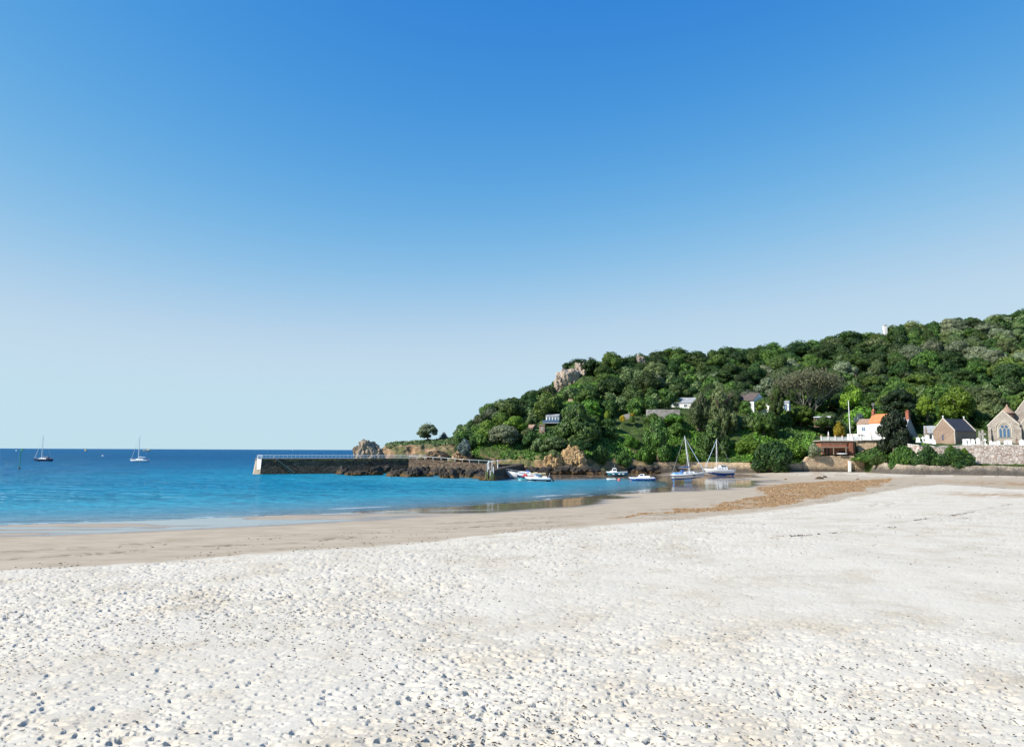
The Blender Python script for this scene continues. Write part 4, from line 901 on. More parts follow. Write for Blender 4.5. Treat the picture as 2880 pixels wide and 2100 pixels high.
for i, a in enumerate([(2582, 1240, 216.5, 'round', 1.2, 1.0, 'marble', 'small rounded white headstone nearest the dark conifer'), (2596, 1241, 217, 'cross', 1.5, 1.1, 'marble', 'white cross headstone beside the small rounded headstone'),
    (2607.5, 1242, 216.5, 'round', 2.1, 1.15, 'marble', 'tall rounded white headstone in front of the outbuilding'), (2617, 1243, 216, 'slab', .9, 1.2, 'marble', 'low broad white slab next to the tall rounded headstone'),
    (2624, 1243, 217, 'obelisk', 2.2, .7, 'marble', 'slim white obelisk at the left corner of the chapel'), (2627, 1245, 214.8, 'round', 1.0, .8, 'marble', 'low rounded white stone at the foot of the slim obelisk'),
    (2606, 1238, 221, 'obelisk', 4.2, .9, 'brown_granite', 'tall brown granite shaft in front of the outbuilding'),
    (2713, 1247, 214.2, 'slab', 1.35, 1.0, 'marble', 'square white slab before the dark chapel side, nearest its corner'), (2723, 1247, 214.2, 'slab', 1.4, 1.05, 'marble', 'square white slab before the dark chapel side, second from its corner'),
    (2736, 1248, 213.8, 'round', 1.5, 1.1, 'marble', 'broad rounded white headstone near the end of the chapel side'), (2750.5, 1248, 213.6, 'point', 1.9, 1.0, 'marble', 'pointed white headstone beside the small green tuft'),
    (2760, 1249, 213.2, 'slab', 1.0, .6, 'grey_granite', 'narrow grey stone left of the great cross'), (2765, 1247, 215.5, 'cross', 4.1, 1.7, 'grey_granite', 'great grey stone cross rising between chapel and church'),
    (2756, 1244, 217, 'obelisk', 3.6, .9, 'grey_granite', 'grey obelisk just behind the great cross'), (2771, 1248, 214, 'cross', 1.7, .8, 'marble', 'small white cross in front of the great grey cross'),
    (2787, 1248, 212.8, 'round', 1.0, .8, 'marble', 'small rounded white stone at the left corner of the church'), (2797, 1249, 212.5, 'slab', .8, .7, 'marble', 'low white slab before the church left buttress'),
    (2808, 1249, 212.2, 'round', 1.1, 1.0, 'marble', 'rounded white headstone below the great church window'), (2828, 1249, 211.6, 'slab', 1.1, .8, 'marble', 'square white slab under the right edge of the great window'),
    (2838, 1249, 211.4, 'slab', 1.2, 1.3, 'marble', 'wide white slab between great window and drainpipe'), (2860, 1248, 211, 'cross', 1.9, .8, 'brown_granite', 'brown granite cross leaning before the church buttress'),
    (2874, 1249, 210.6, 'point', 1.5, 1.3, 'marble', 'broad white stone at the right edge of the photograph')]):
    grave(*a)

# ================================================================== BOATS AND BUOYS
def hull(root, L, B, fb, draft, mats, splits, transom=.75, bow=.12, sheer=.25, full=.45, n=16, nv=8):
    """mats by height: splits = [(z upper limit, slot)...]; bow towards +x"""
    mb = MB(); rows = []
    for i in range(n + 1):
        t = i / n; x = -L / 2 + L * t
        b = B / 2 * (transom + (1 - transom) * math.sin(min(t / full, 1) * math.pi / 2)) if t < full else B / 2 * math.cos(((t - full) / (1 - full)) ** 1.9 * math.pi / 2)
        b = max(b, .02); top = fb * (1 + sheer * (t - .25) ** 2 * 1.6); bot = -draft * (1 - max(0, (t - .35) / .65) ** 2.5) * (.6 + .4 * min(1, t / .3))
        row = []
        for j in range(nv + 1):
            v = j / nv; z = bot + (top - bot) * v; y = b * math.sin(min(1, v * 1.15) * math.pi / 2) ** .75
            row.append((x + bow * L * (t ** 5) * v, y, z))
        rows.append(row)
    idx = {}
    for s_ in (1, -1):
        for i, row in enumerate(rows):
            for j, p in enumerate(row): idx[s_, i, j] = len(mb.v); mb.v.append((p[0], p[1] * s_, p[2]))
    def slot(z):
        for lim, k in splits:
            if z < lim: return k
        return splits[-1][1]
    for s_ in (1, -1):
        for i in range(n):
            for j in range(nv):
                q = [idx[s_, i, j], idx[s_, i + 1, j], idx[s_, i + 1, j + 1], idx[s_, i, j + 1]]; zc = sum(mb.v[k][2] for k in q) / 4
                mb.f.append(q); mb.m.append(slot(zc))
    for j in range(nv):
        q = [idx[1, 0, j], idx[1, 0, j + 1], idx[-1, 0, j + 1], idx[-1, 0, j]]; mb.f.append(q); mb.m.append(slot(mb.v[q[0]][2] + .05))
    h = mb.build('hull', [M[m] for m in mats], root, True)
    for p_ in h.data.polygons: p_.use_smooth = True
    dk = MB()
    for i in range(n):
        q = [rows[i][nv], rows[i + 1][nv]]; z0 = -.05
        dk.poly([(q[0][0], q[0][1] * .97, q[0][2] + z0), (q[1][0], q[1][1] * .97, q[1][2] + z0), (q[1][0], -q[1][1] * .97, q[1][2] + z0), (q[0][0], -q[0][1] * .97, q[0][2] + z0)])
    return h, dk, rows
def loft_box(root, name, mat, x0, x1, w, z0, z1, fx=.3, bx=.15, tw=.8):
    """cabin shape: sloping front (fx), back (bx) and tumblehome tw"""
    mb = MB(); b = [(x0, -w / 2, z0), (x1, -w / 2 * .8, z0), (x1, w / 2 * .8, z0), (x0, w / 2, z0)]; t = [(x0 + bx, -w / 2 * tw, z1), (x1 - fx, -w / 2 * .75 * tw, z1), (x1 - fx, w / 2 * .75 * tw, z1), (x0 + bx, w / 2 * tw, z1)]
    mb.poly(b[::-1]); mb.poly(t)
    for i in range(4): j = (i + 1) % 4; mb.poly([b[i], b[j], t[j], t[i]])
    return mb.build(name, M[mat], root)
def side_windows(root, xs, w, z, h, ln, mat='glass'):
    for x in xs:
        for s_ in (1, -1): MB().box((x, s_ * (w / 2), z), (ln, .06, h)).build('window', M[mat], root)
def rigging(root, mx, H, z0, L, fb, lean=0.0, boom=3.0, cover='bluesail', furl='furled', r=.075, spread=True, shroud=1.1):
    top = (mx - lean, 0, z0 + H)
    MB().tube([(mx, 0, z0), top], [r * 1.1, r * .8], 8).build('mast', M['alloy'], root)
    MB().tube([(mx - lean * .95, 0, z0 + H * .95), (L * .5 + .3, 0, fb + .45)], [.05, .085], 6).build('furled_sail', M[furl], root)
    MB().tube([top, (-L / 2 + .15, 0, fb + .2)], .022, 4).build('backstay', M['wire'], root)
    for s_ in (1, -1):
        m_ = MB(); m_.tube([top, (mx - lean * .5, s_ * shroud * .6, z0 + H * .52), (mx - .1, s_ * shroud, fb)], .02, 4); m_.build('shroud', M['wire'], root)
    if spread: MB().tube([(mx - lean * .5, -shroud * .6, z0 + H * .52), (mx - lean * .5, shroud * .6, z0 + H * .52)], .035, 5).build('spreader', M['alloy'], root)
    if boom: MB().tube([(mx, 0, z0 + 1.0), (mx - boom, 0, z0 + 1.05)], .06, 6).build('boom', M['alloy'], root); MB().tube([(mx - .05, 0, z0 + 1.2), (mx - boom * .5, 0, z0 + 1.22), (mx - boom * .97, 0, z0 + 1.15)], [.16, .15, .07], 8).build('sail_cover', M[cover], root)
def rails(root, rows, nv, inset=.95, h=.6, i0=0, step=3):
    for s_ in (1, -1):
        pts = [Vector((r_[nv][0] * .98, r_[nv][1] * inset * s_, r_[nv][2])) for r_ in rows[i0:]]
        MB().tube([q + Vector((0, 0, h)) for q in pts], .018, 4).build('guard_rail', M['alloy'], root)
        for q in pts[::step]: MB().tube([q, q + Vector((0, 0, h))], .018, 4).build('stanchion', M['alloy'], root)
def outboard(root, x, z, s=1.0, tilt=.5, m='black'):
    o = empty('outboard_motor', (0, 0, 0)); o.parent = root; o.location = (x, 0, z); o.rotation_euler = (0, tilt, 0); o.scale = (s,) * 3
    MB().box((-.15, 0, .35), (.42, .34, .5), taper=.8).build('cowling', M[m], o); MB().box((-.15, 0, -.25), (.2, .14, .8)).build('shaft', M[m], o); MB().tube([(-.35, 0, -.6), (.1, 0, -.6)], [.05, .1], 6).build('gearcase', M[m], o)
def boat(name, label, px, py, z, rz, rot=None, cat='boat', Y=None):
    p = at(px, py, Y) if Y else on_z(px, py, z); return empty(name, (p.x, p.y, z), rz, label, cat, rot=rot)

# two yachts at anchor off the pier
b = boat('yacht', 'dark-hulled yacht at anchor beside the green beacon', 122, 1296.5, 0, 0, (0, 0, R(176)))
h, dk, rows = hull(b, 10.4, 3.3, 1.25, .5, ['navy', 'gelcoat'], [(.12, 1), (9, 0)]); dk.build('deck', M['gelcoat'], b)
loft_box(b, 'coachroof', 'gelcoat', -2.2, 2.8, 2.1, 1.2, 1.85, 1.0, .2); side_windows(b, (-1.2, .2, 1.4), 1.95, 1.55, .2, .8); loft_box(b, 'spray_hood', 'navy', -3.2, -1.4, 2.2, 1.3, 2.45, .6, .3); rigging(b, 1.2, 13.4, 1.6, 10.4, 1.35, -.0, 4.0, 'navy', 'alloy', .15); rails(b, rows, 8)
MB().box((-4.3, 0, 2.0), (1.2, 2.2, .12)).build('bimini', M['navy'], b); MB().tube([(-4.6, .9, 1.3), (-4.6, .9, 2.0)], .03, 5).build('pole', M['alloy'], b); loft_box(b, 'cockpit_gear', 'red', -4.8, -4.2, .8, 1.3, 1.7, .1, .1)
b = boat('yacht', 'white-hulled yacht with bare mast at anchor off the pier', 394, 1298, 0, 0, (0, 0, R(178)))
h, dk, rows = hull(b, 10.2, 3.2, 1.15, .5, ['gelcoat', 'black'], [(.1, 1), (9, 0)]); dk.build('deck', M['gelcoat'], b)
loft_box(b, 'coachroof', 'gelcoat', -2.0, 2.8, 2.0, 1.1, 1.7, 1.1, .2); side_windows(b, (-.8, .6), 1.9, 1.42, .16, .9); rigging(b, 1.1, 13.6, 1.5, 10.2, 1.25, 0, 4.2, 'gelcoat', 'wire', .19); rails(b, rows, 8)
MB().box((-4.6, .9, 1.7), (.3, .4, .9)).build('flag_staff_gear', M['navy'], b)
# beacon and buoys
p = on_z(54, 1318, 0); bc = empty('beacon_pole', (p.x, p.y, 0), 0, 'thin green beacon pole standing in the sea', 'beacon')
MB().tube([(0, 0, -1), (.05, 0, 7.0)], .14, 8).build('shaft', M['green_paint'], bc); MB().box((.5, 0, 6.9), (.7, .5, .7)).build('topmark', M['green_paint'], bc); MB().lathe([(.5, -.5), (.45, .35), (.2, .5), (0, .5)], 10).build('base', M['weed_rock'], bc)
def buoy(px, py, r, m, label, big=False):
    p = on_z(px, py, 0); b = empty('mooring_buoy', (p.x, p.y, 0), 0, label, 'buoy', 'mooring buoys in the bay')
    MB().lathe([(0, -r * .5), (r * .7, -r * .35), (r, r * .15), (r * .85, r * .8), (r * .4, r * 1.2), (0, r * 1.28)], 12).build('float', M[m], b, True); MB().lathe([(r * .12, r * 1.2), (r * .2, r * 1.45), (r * .12, r * 1.6)], 8).build('ring', M['wire'], b)
buoy(241, 1267.6, 3.6, 'buoy_yellow', 'yellow buoy far out near the horizon between the two yachts'); buoy(289, 1282.5, .9, 'gelcoat', 'small white buoy between the two anchored yachts'); buoy(46, 1268, 2.0, 'gelcoat', 'white buoy far out beside the green beacon')
buoy(1741, 1351, .42, 'buoy_red', 'round pink-red buoy beside the little white dinghy'); buoy(1776, 1349, .38, 'buoy_red', 'orange buoy at the bow of the blue and white motorboat')
b = boat('workboat', 'pale yellow boat far out behind the white yacht', 413, 1268.3, 0, R(5)); hull(b, 24, 7, 3.4, .8, ['cream'], [(9, 0)])[1].build('deck', M['cream'], b); loft_box(b, 'wheelhouse', 'cream', 2, 8, 4, 3.3, 6, 1, .5)
b = boat('far_sailboat', 'tiny white sail on the horizon above the pier', 823, 1266, 0, 0); hull(b, 11, 3, 1.2, .4, ['gelcoat'], [(9, 0)])[1].build('deck', M['gelcoat'], b)
mb = MB(); mb.poly([(1, 0, 2), (-4.5, .1, 2), (.8, 0, 13)]); mb.poly([(1, .06, 2), (-4.5, .16, 2), (.8, .06, 13)][::-1]); mb.build('sail', M['gelcoat'], b); MB().tube([(1, 0, 1), (1, 0, 13.5)], .08, 6).build('mast', M['alloy'], b)

# keel yacht standing on the sand
g = on_z(1934, 1355, .2); b = empty('keel_yacht', (g.x, g.y, 1.22), 0, 'white yacht with pale blue keel standing upright on the wet sand', 'yacht', rot=(R(-1), R(-2.5), R(6)))
h, dk, rows = hull(b, 7.6, 2.6, .95, .38, ['blue_hull', 'gelcoat', 'navy'], [(-.02, 0), (.42, 1), (.60, 2), (9, 1)]); dk.build('deck', M['gelcoat'], b)
MB().prism([(-1.1, -.2), (1.1, -.2), (.9, -1.05), (-.75, -1.05)], 'y', -.12, .12).build('keel', M['furled'], b); MB().prism([(-3.75, .1), (-3.25, .1), (-3.3, -.95), (-3.6, -.95)], 'y', -.05, .05).build('rudder', M['light_blue'], b)
loft_box(b, 'coachroof', 'gelcoat', -1.2, 2.2, 1.6, .95, 1.4, .9, .1); side_windows(b, (-.3, .7), 1.5, 1.2, .14, .7); loft_box(b, 'cockpit_cover', 'light_blue', -3.4, -1.3, 2.1, .9, 1.3, .1, .1); rigging(b, .55, 8.6, 1.35, 7.6, 1.1, .55, 2.5, 'bluesail', 'furled', .09); rails(b, rows, 8, h=.5)
MB().box((.5, 0, 5.2), (.12, .3, .2)).build('pennant', M['buoy_red'], b); loft_box(b, 'spray_hood', 'bluesail', -1.5, -.5, 1.5, 1.25, 1.85, .4, .15)
# cabin yacht on the sand behind
g = on_z(2026, 1336, .35); b = empty('cabin_yacht', (g.x, g.y, .95), 0, 'white cabin yacht with blue underside aground nearest the sea wall', 'yacht', rot=(R(1), R(-1), R(186)))
h, dk, rows = hull(b, 8.6, 2.9, 1.15, .62, ['blue_hull', 'gelcoat'], [(.14, 0), (9, 1)], transom=.8); dk.build('deck', M['gelcoat'], b)
loft_box(b, 'cabin', 'gelcoat', -2.0, 2.2, 2.2, 1.1, 1.75, .9, .2); side_windows(b, (-1.2, -.3, .5, 1.2), 2.06, 1.45, .2, .5); loft_box(b, 'wheelhouse', 'gelcoat', -1.9, .6, 1.9, 1.7, 2.35, .6, .2); side_windows(b, (-1.2, -.4), 1.72, 2.05, .3, .6); MB().box((-1.2, 0, 2.42), (3.0, 2.0, .1)).build('wheelhouse_roof', M['gelcoat'], b)
rigging(b, 1.05, 8.2, 2.1, 8.6, 1.35, 0, 0, 'bluesail', 'furled', .085); rails(b, rows, 8, h=.5); MB().prism([(-4.2, .2), (-3.6, .2), (-3.6, -.75), (-4.1, -.75)], 'y', -.05, .05).build('rudder', M['blue_hull'], b); MB().box((-.3, 0, -.55), (2.8, .2, .35)).build('bilge_keel', M['blue_hull'], b)
# blue fishing boat on the sand
g = on_z(1738, 1338, .25); b = empty('fishing_boat', (g.x, g.y, .5), 0, 'blue fishing boat with small white wheelhouse aground by the shingle', 'boat', rot=(R(-3), R(1.5), R(176)))
h, dk, rows = hull(b, 5.6, 2.1, .95, .38, ['teal', 'gelcoat', 'navy'], [(-.1, 2), (.8, 0), (9, 1)], transom=.8); dk.build('deck', M['navy'], b)
loft_box(b, 'wheelhouse', 'gelcoat', .3, 1.9, 1.25, .9, 2.05, .5, .15, .9); side_windows(b, (.75, 1.25), 1.18, 1.65, .45, .4); loft_box(b, 'foredeck', 'gelcoat', 1.2, 2.7, 1.1, .9, 1.25, .6, .2)
for x in (-1.7, -.6, 1.1): MB().tube([(x, 1.02, .35), (x + .55, 1.03, .35)], .13, 8).build('fender', M['gelcoat'], b)
outboard(b, -2.85, .85, .9, .6); MB().tube([(.9, 0, 2.0), (.9, 0, 3.1)], .025, 5).build('aerial', M['wire'], b)
# blue and white motorboat afloat
b = boat('cuddy_boat', 'blue and white cuddy motorboat afloat at the edge of the shallows', 1810, 1352, 0, 0, (0, R(1), R(178)))
h, dk, rows = hull(b, 5.8, 2.1, .85, .3, ['turquoise', 'blue_hull', 'gelcoat'], [(.1, 0), (.62, 1), (9, 2)], transom=.85, bow=.16); dk.build('deck', M['gelcoat'], b)
loft_box(b, 'cuddy', 'gelcoat', -1.6, 2.0, 1.7, .85, 1.25, 1.3, .1); loft_box(b, 'wheelhouse', 'gelcoat', -.2, 1.3, 1.35, 1.2, 1.75, .6, .1); side_windows(b, (.35, .75), 1.22, 1.5, .28, .4); outboard(b, -2.95, .75, 1.0, .75)
# white dinghy by the buoy
b = boat('dinghy', 'little white dinghy beside the pink-red buoy', 1721, 1350, .02, R(170)); hull(b, 2.3, 1.2, .42, .12, ['gelcoat'], [(9, 0)], transom=.85)[1].build('floor', M['pale_slate'], b); outboard(b, -1.15, .4, .5, .4); MB().box((0, 0, .4), (.25, 1.1, .05)).build('thwart', M['oldwood'], b)
# the group by the jetty
b = boat('cabin_cruiser', 'white cabin cruiser with long pointed bow nearest the jetty', 1474, 1346, 0, 0, (0, R(-2), R(174)))
h, dk, rows = hull(b, 7.2, 2.5, 1.35, .35, ['blue_hull', 'gelcoat'], [(.12, 0), (9, 1)], transom=.85, bow=.2, sheer=.5); dk.build('deck', M['gelcoat'], b)
loft_box(b, 'cabin', 'gelcoat', -1.8, 2.4, 1.9, 1.35, 1.95, 1.4, .2); side_windows(b, (-1.0, .1, 1.0), 1.72, 1.62, .18, .8, 'blue_glass'); loft_box(b, 'canopy', 'bluesail', -1.4, -.2, 1.7, 1.9, 2.3, .5, .1); rails(b, rows, 8, h=.45, i0=8); loft_box(b, 'engine_cover', 'bluesail', -3.5, -2.7, 1.5, 1.2, 1.6, .1, .1)
b = boat('open_boat', 'turquoise open boat with red cover in front of the white cruiser', 1482, 1351.5, 0, 0, (0, R(-1), R(172)))
h, dk, rows = hull(b, 4.2, 1.6, .85, .22, ['gelcoat', 'turquoise', 'navy'], [(.2, 0), (.62, 1), (9, 2)], transom=.75, sheer=.7); dk.build('deck', M['navy'], b); loft_box(b, 'red_cover', 'red', -.2, 1.4, 1.2, .9, 1.75, .7, .3); loft_box(b, 'red_seat', 'red', -1.7, -.7, 1.0, .85, 1.25, .1, .1)
b = boat('speedboat', 'white speedboat with dark blue side and raised outboards beside the turquoise boat', 1517, 1353.5, 0, 0, (0, R(-1), R(176)))
h, dk, rows = hull(b, 5.6, 2.1, .95, .28, ['gelcoat', 'navy'], [(.14, 0), (.52, 1), (9, 0)], transom=.85, bow=.16); dk.build('deck', M['gelcoat'], b); loft_box(b, 'foredeck', 'gelcoat', .2, 2.5, 1.6, .95, 1.25, 1.5, .1); loft_box(b, 'windscreen', 'blue_glass', -.4, 1.0, 1.5, 1.1, 1.8, .9, .1); loft_box(b, 'seat', 'gelcoat', -1.9, -.7, 1.4, .9, 1.3, .1, .2)
outboard(b, -2.85, .75, 1.2, .7); MB().tube([(-2.2, -.8, .9), (-2.5, -.8, 2.1)], .04, 5).build('tow_post', M['wire'], b); MB().tube([(-.5, 0, 1.8), (.1, 0, 1.82)], .05, 5).build('screen_frame', M['gelcoat'], b)
b = boat('yellow_boat', 'pale yellow open boat aground behind the speedboat', 1514, 1337.5, .15, 0, (R(-4), 0, R(184)))
h, dk, rows = hull(b, 4.4, 1.7, .75, .2, ['cream'], [(9, 0)], transom=.85); dk.build('deck', M['cream'], b); loft_box(b, 'foredeck', 'cream', .2, 1.8, 1.2, .7, 1.0, .8, .1); outboard(b, -2.3, .6, .8, .5); MB().box((-.8, 0, .78), (.3, 1.4, .06)).build('thwart', M['oldwood'], b)

# ================================================================== TREES AND PLANTS
def crown_mesh(name, seed, nl=16, nq=260, leaf=.065, lobe=(.26, .42), squash=1.0, top=1.0, core=.74, flat=0.0, droop=0.0):
    """unit crown: x,y in about [-1,1], z in [0,1]; leaf-sized quads over many lobes round dark inner cores"""
    g = np.random.default_rng(seed); C = []; 
    for i in range(nl):
        a = g.uniform(0, 2 * np.pi); h = g.uniform(-.55, 1) ; r = np.sqrt(max(0, 1 - (abs(h) ** 1.6))) * g.uniform(.45, .75)
        C.append((r * np.cos(a), r * np.sin(a), h * .68 * top))
    C += [(0, 0, .1), (0, 0, .5 * top)]; C = np.array(C); RD = g.uniform(lobe[0], lobe[1], len(C)); RD[-2:] = .5
    P, Nn = [], []
    for c, r in zip(C, RD):
        d = g.normal(size=(nq, 3)); d /= np.linalg.norm(d, axis=1)[:, None]
        pos = c + d * r * g.uniform(.82, 1.12, (nq, 1)) * np.array([1, 1, 1 - flat])
        keep = np.ones(nq, bool)
        for c2, r2 in zip(C, RD):
            if c2 is c: continue
            keep &= (np.linalg.norm((pos - c2) / np.array([1, 1, 1 - flat]), axis=1) > r2 * .8)
        keep &= (d @ np.array([0, 0, 1]) > -.75)
        P.append(pos[keep]); Nn.append((d + g.normal(size=(nq, 3)) * .32)[keep])
    P = np.concatenate(P); Nn = np.concatenate(Nn); Nn /= np.linalg.norm(Nn, axis=1)[:, None]; n = len(P)
    t = np.cross(Nn, g.normal(size=(n, 3))); t /= np.linalg.norm(t, axis=1)[:, None]; b = np.cross(Nn, t)
    s = leaf * g.uniform(.55, 1.35, (n, 1)); s2 = s * g.uniform(.5, .9, (n, 1)); fold = Nn * s * .25
    V = np.stack([P - t * s, P - b * s2 + fold, P + t * s, P + b * s2 + fold], 1).reshape(-1, 3); F = np.arange(n * 4).reshape(n, 4)
    bm = bmesh.new()
    for c, r in zip(C, RD): bmesh.ops.create_icosphere(bm, subdivisions=1, radius=r * core, matrix=Matrix.Translation(c) @ Matrix.Diagonal((1, 1, 1 - flat, 1)))
    cv = np.array([v.co[:] for v in bm.verts]); cf = np.array([[v.index for v in f.verts] + [f.verts[2].index] for f in bm.faces]); bm.free()
    V = np.concatenate([V, cv]); lo, hi = V[:, 2].min(), V[:, 2].max(); V[:, 2] = (V[:, 2] - lo) / (hi - lo); V[:, :2] /= np.abs(V[:, :2]).max()
    me = bpy.data.meshes.new(name); nv = len(V); F2 = [tuple(f) for f in F] + [tuple(f[:3] + n * 4) for f in cf]
    me.from_pydata(V.tolist(), [], F2); me.materials.append(LM['mid']); me.update(); return me
def trunk_mesh(seed):
    g = random.Random(seed); mb = MB(); mb.tube([(0, 0, -.05), (.02, .01, .25), (-.02, .02, .5), (.03, 0, .8)], [.06, .045, .035, .012], 7)
    for i in range(6):
        a = g.uniform(0, 6.28); z = g.uniform(.22, .5); l = g.uniform(.25, .42); mb.tube([(0, 0, z), (math.cos(a) * l * .6, math.sin(a) * l * .6, z + .16), (math.cos(a) * l, math.sin(a) * l, z + .34)], [.028, .018, .006], 5, caps=False)
    return mb.mesh('trunk', M['bark'])
CROWNS = [crown_mesh('crown', 100, 20, 330, .055, (.2, .36)), crown_mesh('crown', 101, 30, 260, .05, (.15, .28)), crown_mesh('crown', 102, 14, 420, .06, (.28, .46)), crown_mesh('crown', 103, 34, 240, .048, (.13, .3), flat=.25),
          crown_mesh('crown', 104, 24, 300, .06, (.16, .38)), crown_mesh('crown', 105, 18, 330, .07, (.2, .34), core=.6), crown_mesh('crown', 106, 40, 200, .05, (.12, .24)), crown_mesh('crown', 107, 26, 280, .055, (.14, .4), flat=.15)]
BUSHES = [crown_mesh('foliage', 150 + i, nl=13, nq=260, leaf=.07, top=.7) for i in range(4)]
FLATC = [crown_mesh('crown', 170 + i, nl=26, nq=240, leaf=.045, lobe=(.2, .34), flat=.45) for i in range(2)]
TRUNKS = [trunk_mesh(i) for i in range(4)]
def set_mat(o, m):
    o.material_slots[0].link = 'OBJECT'; o.material_slots[0].material = m
def tree(name, label, loc, r, h, kind, i=0, group=None, cat='tree', crown=None, clear=.12, ry=None, trunkm=None):
    t = empty(name, loc, random.uniform(0, 6.28), label, cat, group)
    tk = link('trunk', TRUNKS[i % 4], t); tk.scale = (h * .75, h * .75, h)
    if trunkm: set_mat(tk, trunkm)
    c = link('crown', crown or CROWNS[i % 8], t, (0, 0, h * clear)); c.scale = (r, ry or r, h * (1 - clear)); c.rotation_euler = (random.uniform(-.13, .13), random.uniform(-.13, .13), 0); set_mat(c, LM[kind]); return t
def shrub(name, label, loc, r, h, kind, i=0, group=None, cat='shrub', ry=None, rz=None):
    t = empty(name, loc, random.uniform(0, 6.28) if rz is None else rz, label, cat, group)
    c = link('foliage', BUSHES[i % 4], t, (0, 0, -.15 * h)); c.scale = (r, ry or r, h * 1.15); set_mat(c, LM[kind])
    s = link('stem', TRUNKS[i % 4], t); s.scale = (h * .5, h * .5, h * .7); return t
def box_tree(fn, name, label, px0, px1, pt, pb, Y, kind, i=0, **kw):
    a, b = at((px0 + px1) / 2, pb, Y), at((px0 + px1) / 2, pt, Y); r = (px1 - px0) / 2 / FPX * Y
    return fn(name, label, (a.x, Y, a.z), r, b.z - a.z, kind, i, **kw)

SP = []     # picture boxes of the specially placed plants: px0, px1, top, base, Y
def special(fn, name, label, px0, px1, pt, pb, Y, kind, i=0, **kw):
    SP.append((px0, px1, pt, pb, Y)); return box_tree(fn, name, label, px0, px1, pt, pb, Y, kind, i, **kw)
special(tree, 'lone_tree', 'lone rounded tree on the bare headland against the sky', 1168, 1236, 1186, 1243, 266, 'grey', 1, clear=.2)
special(shrub, 'shrub', 'grey-green bush behind the lone headland tree', 1232, 1262, 1214, 1243, 268, 'blue', 1)
special(shrub, 'shrub', 'large grey-green bush overhanging the brown cliff face', 1284, 1330, 1232, 1280, 236, 'blue', 2)
special(shrub, 'evergreen_bush', 'huge dark evergreen bush overhanging the low sea wall', 2098, 2248, 1236, 1318, 235, 'dark', 0, ry=5, rz=0)
special(tree, 'dark_conifer', 'big dark conifer between white cottage and stone chapel', 2462, 2568, 1154, 1272, 227, 'conifer', 0, crown=FLATC[0], clear=-.08)
special(tree, 'dark_conifer', 'spreading olive-dark conifer behind the orange-roofed cottage', 2478, 2580, 1090, 1180, 262, 'conifer', 1, crown=FLATC[1], clear=.1)
special(shrub, 'golden_bush', 'bright yellow conifer bush beside the white flagpole', 2342, 2376, 1182, 1224, 242, 'yellow', 1)
special(shrub, 'blue_spruce', 'blue-grey spruce between flagpole and cottage', 2402, 2430, 1160, 1192, 258, 'blue', 3)
special(tree, 'bright_tree', 'broad yellow-green tree behind the stone chapel', 2636, 2744, 1082, 1200, 262, 'bright', 2)
special(tree, 'bright_tree', 'small bright yellow-green tree right behind the chapel gable', 2628, 2656, 1180, 1236, 240, 'bright', 3)
special(tree, 'bright_tree', 'lime green tree above the dark spreading conifer', 2536, 2580, 1086, 1150, 268, 'bright', 4)
special(tree, 'bright_tree', 'yellow-green tree between bare grey tree and flagpole', 2362, 2432, 1080, 1165, 276, 'bright', 5)
special(tree, 'bright_tree', 'light green tree over the grey cottage chimney', 2580, 2636, 1106, 1180, 258, 'bright', 1)
special(tree, 'poplar_tree', 'tall loose pale green poplar left of the brown-roofed house', 1985, 2078, 1075, 1212, 259, 'olive', 6, clear=-.12)
special(tree, 'poplar_tree', 'pale green poplar standing over the terrace wall', 1930, 2000, 1100, 1205, 261, 'olive', 2, clear=-.12)
special(tree, 'poplar_tree', 'pale green tree covering the right end of the brown-roofed house', 2154, 2200, 1078, 1172, 262, 'mid', 3, clear=-.12)
special(tree, 'leafy_tree', 'round full tree on the bank behind the standing keel yacht', 1806, 1900, 1170, 1304, 247, 'mid', 2, clear=.03)
special(tree, 'leafy_tree', 'dark tree on the bank just above the cabin yacht', 1968, 2056, 1180, 1304, 250, 'dark', 5, clear=.03)
special(tree, 'leafy_tree', 'big dark spreading tree above the orange earth cliff', 1560, 1700, 1128, 1262, 246, 'dark', 7, clear=.03)
special(tree, 'leafy_tree', 'dark green tree below the brown-roofed white house', 2110, 2190, 1150, 1232, 255, 'mid', 4, clear=.03)
special(shrub, 'shrub', 'dark shrub on the shingle beside the orange earth cliff', 1664, 1716, 1250, 1304, 234, 'dark', 0)
special(shrub, 'shrub', 'mid green shrub above the blue fishing boat', 1728, 1784, 1266, 1306, 239, 'mid', 1)
special(shrub, 'clipped_bush', 'round yellow-green bush at the end of the garden wall', 1742, 1760, 1166, 1184, 262, 'yellow', 2)
special(shrub, 'clipped_bush', 'dark round bush beside the yellow-green garden bush', 1768, 1788, 1168, 1186, 262, 'mid', 3)
special(shrub, 'flower_bush', 'orange-yellow flowering bush on the garden terrace', 1772, 1786, 1160, 1170, 265, 'yellow', 0)
special(shrub, 'bright_shrub', 'two-tone bright green shrub left of the garden wall', 1694, 1724, 1154, 1182, 262, 'bright', 0)
special(shrub, 'pale_shrub', 'grey feathery bush left of the wooden boathouse', 2270, 2312, 1244, 1282, 236, 'grey', 2)
for k, (a, b_, t, u, Y, m, lb) in enumerate([(2490, 2590, 1250, 1314, 218.5, 'mid', 'wide mid green bush on the revetment below the conifer'), (2560, 2650, 1248, 1312, 213.5, 'dark', 'tall dark bush against the graveyard wall below the chapel'), (2626, 2750, 1260, 1314, 210.6, 'dark', 'low dark bush at the foot of the graveyard wall'),
        (2392, 2470, 1278, 1298, 232, 'mid', 'long low bush along the top of the white-striped wall'), (2440, 2510, 1274, 1306, 226, 'mid', 'bush between the retaining wall and the revetment')]):
    special(shrub, 'shore_bush', lb, a, b_, t, u, Y, m, k, ry=2.6, rz=0)
